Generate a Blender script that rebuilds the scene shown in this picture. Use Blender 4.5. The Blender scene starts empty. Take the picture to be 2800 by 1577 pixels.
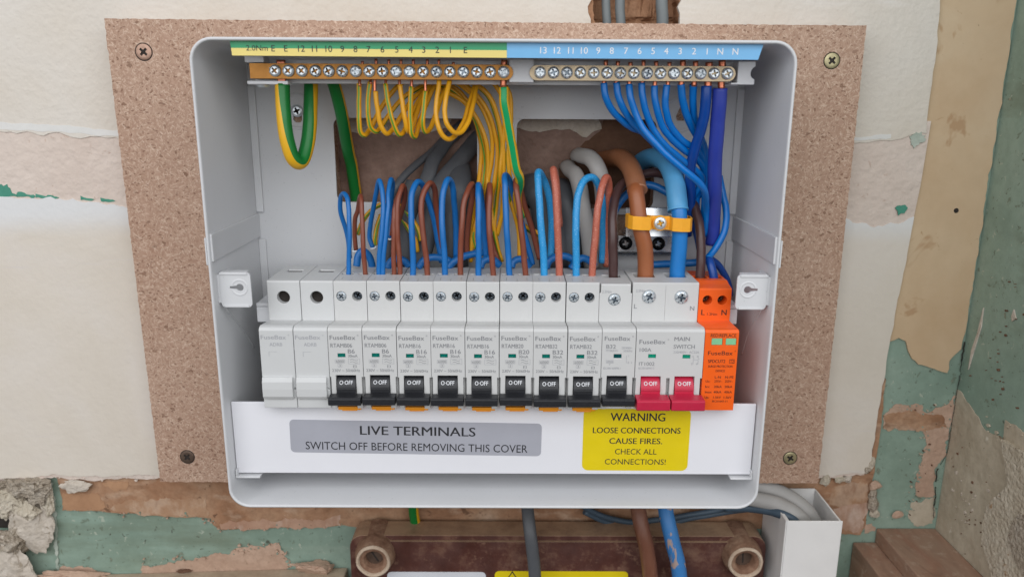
import bpy, math, random
from mathutils import Vector, Matrix
from mathutils.geometry import tessellate_polygon
from mathutils import noise as mnoise

random.seed(7)
SC = bpy.context.scene
COL = SC.collection
S = 0.001                      # everything below is in millimetres

# ------------------------------------------------------------------ camera
TH, RO, YA, CD, FPX = 0.2396, 0.0059, 0.0051, 472.586, 2065.0
_f = Vector((math.sin(YA)*math.cos(TH), math.cos(YA)*math.cos(TH), -math.sin(TH)))
_r0 = Vector((math.cos(YA), -math.sin(YA), 0)); _u0 = _r0.cross(_f)
_r = _r0*math.cos(RO) + _u0*math.sin(RO); _u = -_r0*math.sin(RO) + _u0*math.cos(RO)
cd = bpy.data.cameras.new('camera'); cam = bpy.data.objects.new('camera', cd); COL.objects.link(cam)
cd.sensor_fit = 'HORIZONTAL'; cd.sensor_width = 36.0; cd.lens = FPX/2800*36
cd.clip_start = 0.01; cd.clip_end = 50
cd.dof.use_dof = True; cd.dof.focus_distance = 0.415; cd.dof.aperture_fstop = 10.0
M = Matrix(((_r.x, _u.x, -_f.x, 0), (_r.y, _u.y, -_f.y, -CD*S), (_r.z, _u.z, -_f.z, 0), (0, 0, 0, 1)))
cam.matrix_world = M
SC.camera = cam

# ------------------------------------------------------------------ light
W = bpy.data.worlds.new('World'); SC.world = W; W.use_nodes = True
wn = W.node_tree; bg = wn.nodes['Background']
tc = wn.nodes.new('ShaderNodeTexCoord'); sx = wn.nodes.new('ShaderNodeSeparateXYZ'); cr = wn.nodes.new('ShaderNodeValToRGB')
mr = wn.nodes.new('ShaderNodeMapRange'); mr.inputs[1].default_value = -1; mr.inputs[2].default_value = 1
wn.links.new(tc.outputs['Generated'], sx.inputs[0]); wn.links.new(sx.outputs[2], mr.inputs[0]); wn.links.new(mr.outputs[0], cr.inputs[0])
# the person holding the camera: a dim soft patch of the surroundings straight in front of the wall
vm = wn.nodes.new('ShaderNodeVectorMath'); vm.operation = 'DOT_PRODUCT'; vm.inputs[1].default_value = (0.05, -0.97, -0.24)
wn.links.new(tc.outputs['Generated'], vm.inputs[0])
pr_ = wn.nodes.new('ShaderNodeMapRange'); pr_.inputs[1].default_value = 0.80; pr_.inputs[2].default_value = 0.95; pr_.inputs[3].default_value = 1.0; pr_.inputs[4].default_value = 0.12
wn.links.new(vm.outputs['Value'], pr_.inputs[0])
vs_ = wn.nodes.new('ShaderNodeVectorMath'); vs_.operation = 'SCALE'; wn.links.new(cr.outputs[0], vs_.inputs[0]); wn.links.new(pr_.outputs[0], vs_.inputs['Scale'])
wn.links.new(vs_.outputs[0], bg.inputs[0])
cr.color_ramp.elements[0].color = (0.14, 0.125, 0.11, 1); cr.color_ramp.elements[0].position = 0.2
cr.color_ramp.elements[1].color = (0.92, 0.93, 0.97, 1); cr.color_ramp.elements[1].position = 0.85
bg.inputs[1].default_value = 0.6

def area(name, loc, target, sx_, sy_, power, col):
    l = bpy.data.lights.new(name, 'AREA'); l.shape = 'RECTANGLE'; l.size = sx_; l.size_y = sy_; l.energy = power; l.color = col
    o = bpy.data.objects.new(name, l); COL.objects.link(o); o.location = loc
    o.rotation_euler = (Vector(target)-Vector(loc)).to_track_quat('-Z', 'Y').to_euler()
    return o
area('window_light', (-0.04, -1.25, 0.52), (0.03, 0, -0.12), 3.4, 1.35, 31.0, (0.97, 0.985, 1.0))

SC.view_settings.view_transform = 'Standard'; SC.view_settings.look = 'None'
SC.view_settings.exposure = -0.04; SC.view_settings.gamma = 1.0
SC.view_settings.use_curve_mapping = False
SC.render.engine = 'CYCLES'

# ------------------------------------------------------------------ helpers
def at(px, py, Y):             # photo pixel (2800 x 1577) -> millimetres at a measured depth Y
    d = _r*((px-1400)/FPX) + _u*((788.5-py)/FPX) + _f
    t = (Y+CD)/d.y
    return Vector((d.x*t, Y, d.z*t))
def D(x, y, Y): return at(x*1.08696, y*1.08696, Y)
def Z1(x, y, Y): return at(600+x/3.1415, 80+y/3.1415, Y)
def Z2(x, y, Y): return at(1380+x/3.1415, 80+y/3.1415, Y)
def Z3(x, y, Y): return at(880+x/4.03, 420+y/4.03, Y)
def Z4(x, y, Y): return at(1420+x/4.025, 420+y/4.025, Y)
def ZB(x, y, Y): return at(900+x/2.1467, 1320+y/2.1467, Y)    # below the enclosure
def ZR(x, y, Y): return at(2000+x/3.22, 1200+y/3.22, Y)       # lower right
def ZL(x, y, Y): return at(x/2.576, 1200+y/2.576, Y)          # lower left
def ZQ(x, y, Y): return at(2100+x/2.0729, 600+y/2.0729, Y)    # right middle
def at_x(px, py, X):           # the same on a plane of constant X
    d = _r*((px-1400)/FPX) + _u*((788.5-py)/FPX) + _f
    t = X/d.x
    return Vector((X, -CD+d.y*t, d.z*t))
def at_z(px, py, Zc):
    d = _r*((px-1400)/FPX) + _u*((788.5-py)/FPX) + _f
    t = Zc/d.z
    return Vector((d.x*t, -CD+d.y*t, Zc))

class MB:
    def __init__(s): s.v = []; s.f = []; s.m = []; s.sm = []
    def add(s, vs, fs, m=0, smooth=False):
        b = len(s.v); s.v += [Vector(p) for p in vs]
        for f in fs: s.f.append([b+i for i in f]); s.m.append(m); s.sm.append(smooth)
    def box(s, x0, x1, y0, y1, z0, z1, m=0):
        x0, x1 = sorted((x0, x1)); y0, y1 = sorted((y0, y1)); z0, z1 = sorted((z0, z1))
        s.add([(x0,y0,z0),(x1,y0,z0),(x1,y1,z0),(x0,y1,z0),(x0,y0,z1),(x1,y0,z1),(x1,y1,z1),(x0,y1,z1)],
              [(0,3,2,1),(4,5,6,7),(0,1,5,4),(1,2,6,5),(2,3,7,6),(3,0,4,7)], m)
    def cyl(s, c, axis, r0, r1, h, n=20, m=0, smooth=True):
        a = Vector(axis).normalized(); t = a.orthogonal().normalized(); b = a.cross(t); c = Vector(c)
        vs = []
        for k in range(n):
            w = 2*math.pi*k/n; d = t*math.cos(w)+b*math.sin(w); vs += [c+d*r0, c+a*h+d*r1]
        i0 = len(s.v)
        s.add(vs, [(2*k, 2*((k+1) % n), 2*((k+1) % n)+1, 2*k+1) for k in range(n)], m, smooth)
        s.add(vs[::2], [tuple(range(n-1, -1, -1))], m); s.add(vs[1::2], [tuple(range(n))], m)
    def prism_x(s, prof, x0, x1, m=0):           # prof: list of (y,z)
        n = len(prof); vs = [(x0, y, z) for y, z in prof]+[(x1, y, z) for y, z in prof]
        s.add(vs, [tuple(range(n)), tuple(range(2*n-1, n-1, -1))]+[(i, n+i, n+(i+1) % n, (i+1) % n) for i in range(n)], m)
    def plate(s, outer, holes, y0, y1, m=0, plane='XZ', me=None):   # y0 front (towards the camera), y1 back
        loops = [[Vector((p[0], p[1], 0)) for p in L] for L in [outer]+list(holes)]
        tris = tessellate_polygon(loops)
        flat = [p for L in loops for p in L]
        if plane == 'XZ': mk = lambda p, d: (p.x, d, p.y)
        elif plane == 'YZ': mk = lambda p, d: (d, p.x, p.y)
        else: mk = lambda p, d: (p.x, p.y, d)
        s.add([mk(p, y0) for p in flat], tris, m); s.add([mk(p, y1) for p in flat], [t[::-1] for t in tris], m)
        for L in loops:
            n = len(L); s.add([mk(p, y0) for p in L]+[mk(p, y1) for p in L], [(i, (i+1) % n, n+(i+1) % n, n+i) for i in range(n)], m if me is None else me)
    def tube(s, pts, r, seg=14, per=7, stripe=None, flat=1.0, up=None, caps=True, r_end=None, twist=0.0, wob=0.0):
        pts = [Vector(p) for p in pts]; P = [pts[0]*2-pts[1]]+pts+[pts[-1]*2-pts[-2]]
        path = []
        for i in range(1, len(P)-2):
            p0, p1, p2, p3 = P[i-1:i+3]
            al = 0.5
            t0 = 0; t1 = t0+max((p1-p0).length, 1e-4)**al; t2 = t1+max((p2-p1).length, 1e-4)**al; t3 = t2+max((p3-p2).length, 1e-4)**al
            for k in range(per):
                t = t1+(t2-t1)*k/per
                a1 = p0*((t1-t)/(t1-t0))+p1*((t-t0)/(t1-t0)); a2 = p1*((t2-t)/(t2-t1))+p2*((t-t1)/(t2-t1)); a3 = p2*((t3-t)/(t3-t2))+p3*((t-t2)/(t3-t2))
                b1 = a1*((t2-t)/(t2-t0))+a2*((t-t0)/(t2-t0)); b2 = a2*((t3-t)/(t3-t1))+a3*((t-t1)/(t3-t1))
                q_ = b1*((t2-t)/(t2-t1))+b2*((t-t1)/(t2-t1))
                if wob: q_ = q_+mnoise.noise_vector(q_*0.07+Vector((r*3, 0, 0)))*wob+mnoise.noise_vector(q_*0.2)*wob*0.35
                path.append(q_)
        path.append(pts[-1])
        n = len(path); nrm = Vector(up) if up else Vector((0, -1, 0)); rings = []
        for i, p in enumerate(path):
            tg = (path[min(i+1, n-1)]-path[max(i-1, 0)]).normalized()
            if up: nrm = Vector(up)
            nrm = nrm-tg*nrm.dot(tg)
            if nrm.length < 1e-4: nrm = tg.orthogonal()
            nrm.normalize(); b = tg.cross(nrm)
            rr = r if r_end is None else r+(r_end-r)*i/(n-1)
            tw = twist*i/(n-1)
            rings.append([p+nrm*(rr*flat*math.cos(2*math.pi*k/seg+tw))+b*(rr*math.sin(2*math.pi*k/seg+tw)) for k in range(seg)])
        vs = [q for R in rings for q in R]
        b0 = len(s.v); s.v += vs
        for i in range(n-1):
            for k in range(seg):
                k2 = (k+1) % seg
                s.f.append([b0+i*seg+k, b0+i*seg+k2, b0+(i+1)*seg+k2, b0+(i+1)*seg+k]); s.m.append(1 if stripe and k in stripe else 0); s.sm.append(True)
        if caps:
            s.f.append([b0+k for k in range(seg-1, -1, -1)]); s.m.append(0); s.sm.append(False)
            s.f.append([b0+(n-1)*seg+k for k in range(seg)]); s.m.append(0); s.sm.append(False)
        return path

WL = {}
def mesh_from(mb, off, name):
    me = bpy.data.meshes.new(name)
    me.from_pydata([((p.x-off[0])*S, (p.y-off[1])*S, (p.z-off[2])*S) for p in mb.v], [], mb.f)
    me.polygons.foreach_set('material_index', mb.m); me.polygons.foreach_set('use_smooth', mb.sm)
    me.update()
    return me
def obj(name, mb, mats, parent=None, loc=None, bevel=0.0, seg=2, fix=False):
    off = WL[parent.name] if parent else (tuple(loc) if loc else (0, 0, 0))
    me = mesh_from(mb, off, name)
    for m in (mats if isinstance(mats, (list, tuple)) else [mats]): me.materials.append(m)
    o = bpy.data.objects.new(name, me); COL.objects.link(o)
    if fix:
        import bmesh
        bm = bmesh.new(); bm.from_mesh(me); bmesh.ops.remove_doubles(bm, verts=bm.verts, dist=1e-6); bmesh.ops.recalc_face_normals(bm, faces=bm.faces); bm.to_mesh(me); bm.free()
    if parent: o.parent = parent; WL[o.name] = WL[parent.name]
    else: o.location = [c*S for c in off]; WL[o.name] = off
    if bevel:
        bv = o.modifiers.new('bevel', 'BEVEL'); bv.width = bevel*S; bv.segments = seg; bv.limit_method = 'ANGLE'; bv.angle_limit = math.radians(35)
    return o
def thing(name, loc, label, cat, group=None):
    o = bpy.data.objects.new(name, None); COL.objects.link(o); o.location = [c*S for c in loc]; o.empty_display_size = 0.01
    WL[o.name] = tuple(loc); tag(o, label, cat, group); return o
def tag(o, label, cat, group=None):
    o['label'] = label; o['category'] = cat
    if group: o['group'] = group
    return o
def struct(o): o['kind'] = 'structure'; return o
def cut(o, cutters):           # apply booleans, then drop the cutter meshes
    objs = []
    off = WL[o.name]
    for mb in cutters:
        me = mesh_from(mb, off, 'cutter'); c = bpy.data.objects.new('cutter', me); COL.objects.link(c)
        import bmesh
        bm = bmesh.new(); bm.from_mesh(me); bmesh.ops.remove_doubles(bm, verts=bm.verts, dist=1e-7); bmesh.ops.recalc_face_normals(bm, faces=bm.faces); bm.to_mesh(me); bm.free()
        c.matrix_world = Matrix.Translation([q*S for q in off])
        if o.parent is None: pass
        md = o.modifiers.new('b', 'BOOLEAN'); md.operation = 'DIFFERENCE'; md.solver = 'EXACT'; md.object = c
        objs.append(c)
    mods = [m for m in o.modifiers if m.type == 'BEVEL']; saved = [(m.width, m.segments) for m in mods]
    for m in mods: o.modifiers.remove(m)
    bpy.context.view_layer.update()
    dg = bpy.context.evaluated_depsgraph_get()
    me2 = bpy.data.meshes.new_from_object(o.evaluated_get(dg))
    me2.name = o.name
    o.modifiers.clear(); o.data = me2
    for c in objs: bpy.data.objects.remove(c, do_unlink=True)
    for w, sg in saved:
        bv = o.modifiers.new('bevel', 'BEVEL'); bv.width = w; bv.segments = sg; bv.limit_method = 'ANGLE'; bv.angle_limit = math.radians(35)
    return o

def rrect(x0, x1, z0, z1, r, n=6):
    x0, x1 = sorted((x0, x1)); z0, z1 = sorted((z0, z1))
    P = []
    for cx, cz, a in ((x1-r, z1-r, 0), (x0+r, z1-r, 90), (x0+r, z0+r, 180), (x1-r, z0+r, 270)):
        for k in range(n+1):
            w = math.radians(a+90*k/n); P.append((cx+r*math.cos(w), cz+r*math.sin(w)))
    return P
def circ(cx, cz, r, n=24): return [(cx+r*math.cos(2*math.pi*k/n), cz+r*math.sin(2*math.pi*k/n)) for k in range(n)]
def rag(pts, amp, step, seed=0, closed=False, freq=0.12):
    out = []; n = len(pts)
    for i in range(n if closed else n-1):
        a = Vector((pts[i][0], pts[i][1], 0)); b = Vector((pts[(i+1) % n][0], pts[(i+1) % n][1], 0)); L = (b-a).length
        k = max(1, int(L/step)); nn = Vector((-(b-a).y, (b-a).x, 0)).normalized() if L > 0 else Vector((0, 0, 0))
        for j in range(k):
            p = a.lerp(b, j/k)
            e = sum(mnoise.noise(Vector((p.x*freq*q+seed*13.7, p.y*freq*q, seed*3.1)))/w for q, w in ((1, 1), (2.7, 1.8), (7, 3.5)))
            p = p+nn*amp*e
            out.append((p.x, p.y))
    if not closed: out.append((pts[-1][0], pts[-1][1]))
    return out
def xz(pts): return [(p.x, p.z) for p in pts]

# ---- lettering: flat glyph meshes taken from the built-in font
_tc = {}
def glyphs(s, bold, ext):
    key = (s, bold, ext)
    if key not in _tc:
        c = bpy.data.curves.new('t', 'FONT'); c.body = s; c.size = 1.0; c.offset = bold; c.resolution_u = 3; c.extrude = ext
        o = bpy.data.objects.new('t', c); COL.objects.link(o); bpy.context.view_layer.update()
        me = bpy.data.meshes.new_from_object(o.evaluated_get(bpy.context.evaluated_depsgraph_get()))
        V = [tuple(v.co) for v in me.vertices]; F = [tuple(p.vertices) for p in me.polygons]
        bpy.data.objects.remove(o, do_unlink=True); bpy.data.curves.remove(c); bpy.data.meshes.remove(me)
        _tc[key] = (V, F)
    return _tc[key]
def text(mb, s, x, z, y, h, w=None, bold=0.0, align='C', rot=0.0, tilt=0.0, m=0, ext=0.0):
    """cap height h, optional total width w, centred vertically on z; faces -Y"""
    if bold > 0:
        for i, q in enumerate((-1, 1, 0)): text(mb, s, x+q*bold*h*0.9, z, y-0.004*i, h, w, 0.0, align, rot, tilt, m, ext)
        return
    V, F = glyphs(s, 0.0, ext)
    if not V: return
    x0 = min(v[0] for v in V); x1 = max(v[0] for v in V)
    sy = h/0.70; sxx = (w/(x1-x0)) if w else sy
    ox = {'C': -(x0+x1)/2, 'L': -x0, 'R': -x1}[align]
    out = []
    for v in V:
        a = (v[0]+ox)*sxx; b = (v[1]-0.35)*sy
        a, b = a*math.cos(rot)-b*math.sin(rot), a*math.sin(rot)+b*math.cos(rot)
        out.append((x+a, y+b*math.sin(tilt)-v[2], z+b*math.cos(tilt)))
    mb.add(out, F, m)

# ------------------------------------------------------------------ materials
def lin(c):
    return tuple(((v/255)/12.92 if v/255 <= 0.04045 else (((v/255)+0.055)/1.055)**2.4) for v in c)+(1,)
def newmat(name):
    m = bpy.data.materials.new(name); m.use_nodes = True
    nt = m.node_tree; return m, nt, nt.nodes['Principled BSDF']
class NT:
    def __init__(s, nt): s.nt = nt; s.tc = nt.nodes.new('ShaderNodeTexCoord').outputs['Object']
    def n(s, t, **k):
        o = s.nt.nodes.new(t)
        for a, b in k.items(): setattr(o, a, b)
        return o
    def L(s, a, b): s.nt.links.new(a, b)
    def map(s, scale=(1, 1, 1), rot=(0, 0, 0), loc=(0, 0, 0), vec=None):
        o = s.n('ShaderNodeMapping'); o.inputs['Scale'].default_value = scale; o.inputs['Rotation'].default_value = rot; o.inputs['Location'].default_value = loc
        s.L(vec or s.tc, o.inputs[0]); return o.outputs[0]
    def noise(s, scale, detail=4, rough=0.55, vec=None, dist=0.0):
        o = s.n('ShaderNodeTexNoise'); o.inputs['Scale'].default_value = scale; o.inputs['Detail'].default_value = detail; o.inputs['Roughness'].default_value = rough; o.inputs['Distortion'].default_value = dist
        s.L(vec or s.tc, o.inputs['Vector']); return o.outputs['Fac']
    def noisec(s, scale, vec=None):
        o = s.n('ShaderNodeTexNoise'); o.inputs['Scale'].default_value = scale; s.L(vec or s.tc, o.inputs['Vector']); return o.outputs['Color']
    def vor(s, scale, vec=None, feature='F1', out='Distance', rnd=1.0):
        o = s.n('ShaderNodeTexVoronoi', feature=feature); o.inputs['Scale'].default_value = scale; o.inputs['Randomness'].default_value = rnd
        s.L(vec or s.tc, o.inputs['Vector']); return o.outputs[out]
    def ramp(s, fac, stops, interp='LINEAR'):
        o = s.n('ShaderNodeValToRGB'); o.color_ramp.interpolation = interp
        e = o.color_ramp.elements
        while len(e) < len(stops): e.new(0.5)
        for i, (p, c) in enumerate(stops): e[i].position = p; e[i].color = c if len(c) == 4 else tuple(c)+(1,)
        s.L(fac, o.inputs[0]); return o.outputs[0]
    def mix(s, fac, a, b, mode='MIX'):
        o = s.n('ShaderNodeMix', data_type='RGBA', blend_type=mode)
        for i, v in ((0, fac), (6, a), (7, b)):
            if isinstance(v, (int, float)): o.inputs[i].default_value = v
            elif isinstance(v, tuple): o.inputs[i].default_value = v
            else: s.L(v, o.inputs[i])
        return o.outputs[2]
    def math(s, op, a, b=0.5):
        o = s.n('ShaderNodeMath', operation=op)
        for i, v in ((0, a), (1, b)):
            if isinstance(v, (int, float)): o.inputs[i].default_value = v
            else: s.L(v, o.inputs[i])
        return o.outputs[0]
    def bump(s, h, strength, dist, bs, chain=None):
        o = s.n('ShaderNodeBump'); o.inputs['Strength'].default_value = strength; o.inputs['Distance'].default_value = dist*S
        s.L(h, o.inputs['Height'])
        if chain: s.L(chain, o.inputs['Normal'])
        s.L(o.outputs[0], bs.inputs['Normal']); return o.outputs[0]
BW = ((0, (0, 0, 0, 1)), (1, (1, 1, 1, 1)))

def plain(name, rgb, rough=0.45, metal=0.0, var=0.06, scale=60, bump=0.0, bscale=600, spec=0.5, coat=0.0, specks=0.0):
    m, nt, bs = newmat(name); N = NT(nt)
    c = lin(rgb)
    fac = N.noise(scale, 5)
    lo = tuple(v*(1-var) for v in c[:3])+(1,); hi = tuple(min(1, v*(1+var)) for v in c[:3])+(1,)
    col = N.ramp(fac, ((0.3, lo), (0.7, hi)))
    if specks:
        sp = N.noise(800, 1); k = N.ramp(sp, ((0.735, (0, 0, 0, 1)), (0.76, (specks,)*3+(1,))))
        col = N.mix(k, col, tuple(v*0.35 for v in c[:3])+(1,))
    N.L(col, bs.inputs['Base Color'])
    rr = N.ramp(N.noise(scale*3, 4), ((0.3, (rough*0.85,)*3), (0.7, (min(1, rough*1.15),)*3))); N.L(rr, bs.inputs['Roughness'])
    bs.inputs['Metallic'].default_value = metal; bs.inputs['Specular IOR Level'].default_value = spec; bs.inputs['Coat Weight'].default_value = coat
    if bump: N.bump(N.noise(bscale, 3), bump, 0.3, bs)
    return m

M_ = {}
M_['enclosure'] = plain('white_powder_coat', (206, 207, 209), 0.5, var=0.03, scale=14, bump=0.12, bscale=2600, specks=0.25)
M_['cover'] = plain('white_cover_paint', (227, 227, 232), 0.5, var=0.02, scale=14, bump=0.1, bscale=2600)
M_['abs'] = plain('white_moulded_plastic', (201, 201, 200), 0.42, var=0.02, scale=40, bump=0.06, bscale=3000)
M_['abs2'] = plain('white_blank_plastic', (201, 202, 202), 0.4, var=0.02, scale=40, bump=0.06, bscale=3000)
M_['holder'] = plain('white_carrier_plastic', (218, 219, 222), 0.4, var=0.02)
M_['black'] = plain('black_lever_plastic', (33, 34, 38), 0.42, var=0.2, scale=300, bump=0.05)
M_['red'] = plain('red_lever_plastic', (188, 34, 66), 0.42, var=0.05, scale=200, bump=0.05)
M_['orange'] = plain('orange_plastic', (242, 98, 24), 0.38, var=0.03, bump=0.04)
M_['clip'] = plain('amber_clip_plastic', (238, 152, 30), 0.4, var=0.04)
M_['window'] = plain('green_indicator', (8, 108, 96), 0.25, var=0.15, scale=500)
M_['window_dark'] = plain('dark_green_indicator', (8, 72, 74), 0.25, var=0.15, scale=500)
M_['window_bright'] = plain('bright_green_indicator', (20, 140, 112), 0.25, var=0.1, scale=500)
M_['window_pale'] = plain('pale_green_indicator', (134, 196, 150), 0.3, var=0.06, scale=300)
M_['ink'] = plain('grey_ink', (128, 129, 133), 0.6, var=0.05)
M_['ink_pale'] = plain('pale_grey_ink', (164, 165, 170), 0.6, var=0.05)
M_['ink_dark'] = plain('black_ink', (38, 38, 42), 0.6, var=0.05)
M_['ink_brown'] = plain('brown_ink', (78, 34, 22), 0.6, var=0.05)
M_['ink_white'] = plain('white_ink', (226, 228, 232), 0.6, var=0.03)
M_['zinc'] = plain('zinc_plated_steel', (222, 229, 234), 0.36, metal=0.75, var=0.08, scale=500)
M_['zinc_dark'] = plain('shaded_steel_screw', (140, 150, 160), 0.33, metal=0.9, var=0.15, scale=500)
M_['steel'] = plain('bright_steel_plate', (216, 219, 222), 0.27, metal=1.0, var=0.08, scale=60)
M_['black_steel'] = plain('black_steel_screw', (30, 31, 33), 0.3, metal=0.8, var=0.2, scale=400)
M_['brass'] = plain('golden_brass', (152, 106, 54), 0.35, metal=0.85, var=0.08, scale=90)
M_['nickel'] = plain('nickel_brass', (160, 144, 120), 0.32, metal=0.9, var=0.08, scale=90)
M_['copper'] = plain('bare_copper', (208, 128, 98), 0.32, metal=0.9, var=0.15, scale=700)
M_['green'] = plain('green_insulation', (16, 116, 48), 0.38, var=0.05)
M_['green_bright'] = plain('bright_green_insulation', (18, 160, 96), 0.38, var=0.05)
M_['yellow'] = plain('yellow_insulation', (226, 172, 30), 0.38, var=0.06)
M_['yellow_fine'] = plain('golden_yellow_insulation', (222, 160, 24), 0.36, var=0.06)
M_['green_fine'] = plain('olive_green_insulation', (96, 140, 34), 0.38, var=0.06)
M_['blue'] = plain('blue_insulation', (0, 110, 192), 0.34, var=0.06)
M_['blue_wire'] = plain('mid_blue_insulation', (20, 106, 178), 0.36, var=0.06)
M_['blue_navy'] = plain('navy_blue_insulation', (12, 66, 146), 0.33, var=0.06)
M_['blue_royal'] = plain('royal_blue_insulation', (44, 62, 156), 0.42, var=0.05)
M_['blue_tail'] = plain('sky_blue_core', (24, 118, 192), 0.38, var=0.05)
M_['blue_sheath'] = plain('pale_blue_sheath', (84, 158, 206), 0.42, var=0.05, scale=120)
M_['brown'] = plain('brown_insulation', (126, 66, 46), 0.38, var=0.06)
M_['brown_tail'] = plain('tan_brown_core', (150, 88, 52), 0.4, var=0.05)
M_['brown_sheath'] = plain('brown_sheath', (142, 92, 62), 0.45, var=0.08, scale=120)
M_['brown_dark'] = plain('dark_brown_insulation', (72, 50, 48), 0.32, var=0.06)
M_['grey_cable'] = plain('dark_grey_sheath', (80, 82, 86), 0.5, var=0.08)
M_['grey_light'] = plain('light_grey_sheath', (158, 155, 152), 0.5, var=0.05)
M_['chase'] = plain('dusty_grey_sheath', (112, 118, 120), 0.55, var=0.08)
M_['slate'] = plain('slate_blue_sheath', (62, 78, 92), 0.5, var=0.08)
def speckled(name, rgb, spk):
    m, nt, bs = newmat(name); N = NT(nt)
    k = N.ramp(N.noise(1500, 2), ((0.58, (0, 0, 0, 1)), (0.68, (0.55,)*3)))
    N.L(N.mix(k, lin(rgb), lin(spk)), bs.inputs['Base Color']); bs.inputs['Roughness'].default_value = 0.4
    N.bump(N.noise(1500, 2), 0.2, 0.3, bs); return m
M_['blue_dust'] = speckled('dusty_light_blue_insulation', (38, 146, 208), (150, 205, 235))
M_['pink_dust'] = speckled('dusty_reddish_brown_insulation', (178, 96, 76), (225, 170, 150))

def chip_mat():
    m, nt, bs = newmat('raw_chipboard'); N = NT(nt)
    dn = N.noisec(90)
    vec = N.n('ShaderNodeVectorMath', operation='MULTIPLY_ADD'); N.L(dn, vec.inputs[0]); vec.inputs[1].default_value = (0.006,)*3; N.L(N.tc, vec.inputs[2])
    v = vec.outputs[0]
    base = N.ramp(N.noise(520, 5, 0.7, v), ((0.3, lin((154, 122, 104))), (0.5, lin((176, 146, 127))), (0.72, lin((190, 161, 142)))))
    # broad tone drift of the sheet
    base = N.mix(N.ramp(N.noise(16, 4), ((0.4, (0, 0, 0)), (0.7, (0.3,)*3))), base, lin((156, 118, 96)))
    hgt = None
    for i, (rot, th, sc) in enumerate(((0.3, 0.86, 560), (1.4, 0.88, 640), (2.4, 0.86, 500), (0.95, 0.89, 720), (2.0, 0.89, 800))):
        mp = N.map((1, 1, 3.6), (0, 0, 0), (i*0.37, 0, i*0.11), N.map((1, 1, 1), (0, rot, 0), (0, 0, 0), v))
        sep = N.n('ShaderNodeSeparateColor'); N.L(N.vor(sc, mp, out='Color'), sep.inputs[0])
        k = N.ramp(sep.outputs[0], ((th, (0, 0, 0)), (th+0.02, (0.48,)*3)))
        tone = N.ramp(sep.outputs[1], ((0.0, lin((158, 124, 102))), (0.5, lin((200, 172, 152))), (1.0, lin((222, 200, 180)))))
        base = N.mix(k, base, tone)
    for i, (sc, th) in enumerate(((900, 0.94), (420, 0.982))):
        sep = N.n('ShaderNodeSeparateColor'); N.L(N.vor(sc, N.map((1, 1, 1.5), (0, 0.8+i, 0), (i*.2, 0, .3), v), out='Color'), sep.inputs[0])
        k = N.ramp(sep.outputs[2], ((th, (0, 0, 0)), (th+0.015, (0.7,)*3)))
        base = N.mix(k, base, lin((118, 88, 70)))
    N.L(base, bs.inputs['Base Color']); bs.inputs['Roughness'].default_value = 0.85; bs.inputs['Specular IOR Level'].default_value = 0.2
    N.bump(N.noise(520, 4, 0.7, v), 0.6, 0.6, bs); return m
M_['chip'] = chip_mat()

def wall_mat(name, stops, scale, spots=None, bump=0.35, bscale=260, bdist=0.8, streak=None, rough=0.8, fine=0.25, grad=None):
    """mottled old paint / plaster: stops is a ramp over large noise; spots = (rgb, threshold, scale)"""
    m, nt, bs = newmat(name); N = NT(nt)
    col = N.ramp(N.noise(scale, 6, 0.6, dist=0.4), tuple((p, lin(c)) for p, c in stops))
    if streak:
        for rgb, mp_s, th in streak:
            k = N.ramp(N.noise(9, 5, 0.6, N.map(mp_s, (0, 0.04, 0))), ((th, (0, 0, 0)), (th+0.12, (0.75,)*3)))
            col = N.mix(k, col, lin(rgb))
    f = N.noise(scale*9, 5, 0.7); col = N.mix(N.ramp(f, ((0.3, (fine,)*3), (0.6, (0, 0, 0)))), col, tuple(v*0.7 for v in lin(stops[0][1])[:3])+(1,))
    for rgb, th, sc in (spots or ()):
        k = N.ramp(N.noise(sc, 4, 0.65, dist=0.5), ((th, (0, 0, 0)), (th+0.05, (0.8,)*3)))
        col = N.mix(k, col, lin(rgb))
    N.L(col, bs.inputs['Base Color']); bs.inputs['Roughness'].default_value = rough; bs.inputs['Specular IOR Level'].default_value = 0.25
    if grad:
        sp_ = N.n('ShaderNodeSeparateXYZ'); N.L(N.tc, sp_.inputs[0]); g_ = N.math('ADD', sp_.outputs[2], N.math('MULTIPLY', N.math('SUBTRACT', N.noise(14, 5, 0.6, N.map((0.35, 1, 1.6))), 0.5), grad[3]))
        mr_ = N.n('ShaderNodeMapRange', interpolation_type='SMOOTHSTEP'); N.L(g_, mr_.inputs[0]); mr_.inputs[1].default_value = grad[1]; mr_.inputs[2].default_value = grad[2]; mr_.inputs[4].default_value = 0.9
        N.L(N.mix(mr_.outputs[0], col, lin(grad[0])), bs.inputs['Base Color'])
    c1 = N.bump(N.noise(bscale, 3, 0.5), bump, bdist, bs)
    N.bump(N.noise(scale*1.5, 4, 0.5), 0.35, 3.0, bs, c1); return m
M_['cream'] = wall_mat('cream_emulsion', ((0.25, (204, 193, 178)), (0.5, (212, 204, 193)), (0.75, (217, 211, 203))), 9, bump=0.6, bscale=260, bdist=1.0, fine=0.06, streak=(((228, 224, 220), (0.6, 1, 5), 0.62),))
M_['cream_low'] = wall_mat('lower_cream_emulsion', ((0.25, (206, 196, 182)), (0.5, (213, 204, 192)), (0.75, (217, 210, 203))), 9, bump=0.35, bscale=220, bdist=0.8, fine=0.06, grad=((217, 218, 219), -0.087, -0.066, 0.02), spots=(((196, 184, 178), 0.72, 14),), streak=(((206, 200, 204), (0.5, 1, 7), 0.64),))
M_['skim_white'] = wall_mat('bluish_white_filler', ((0.3, (212, 211, 208)), (0.7, (224, 222, 218))), 20, bump=0.4, bscale=160, fine=0.08)
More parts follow.
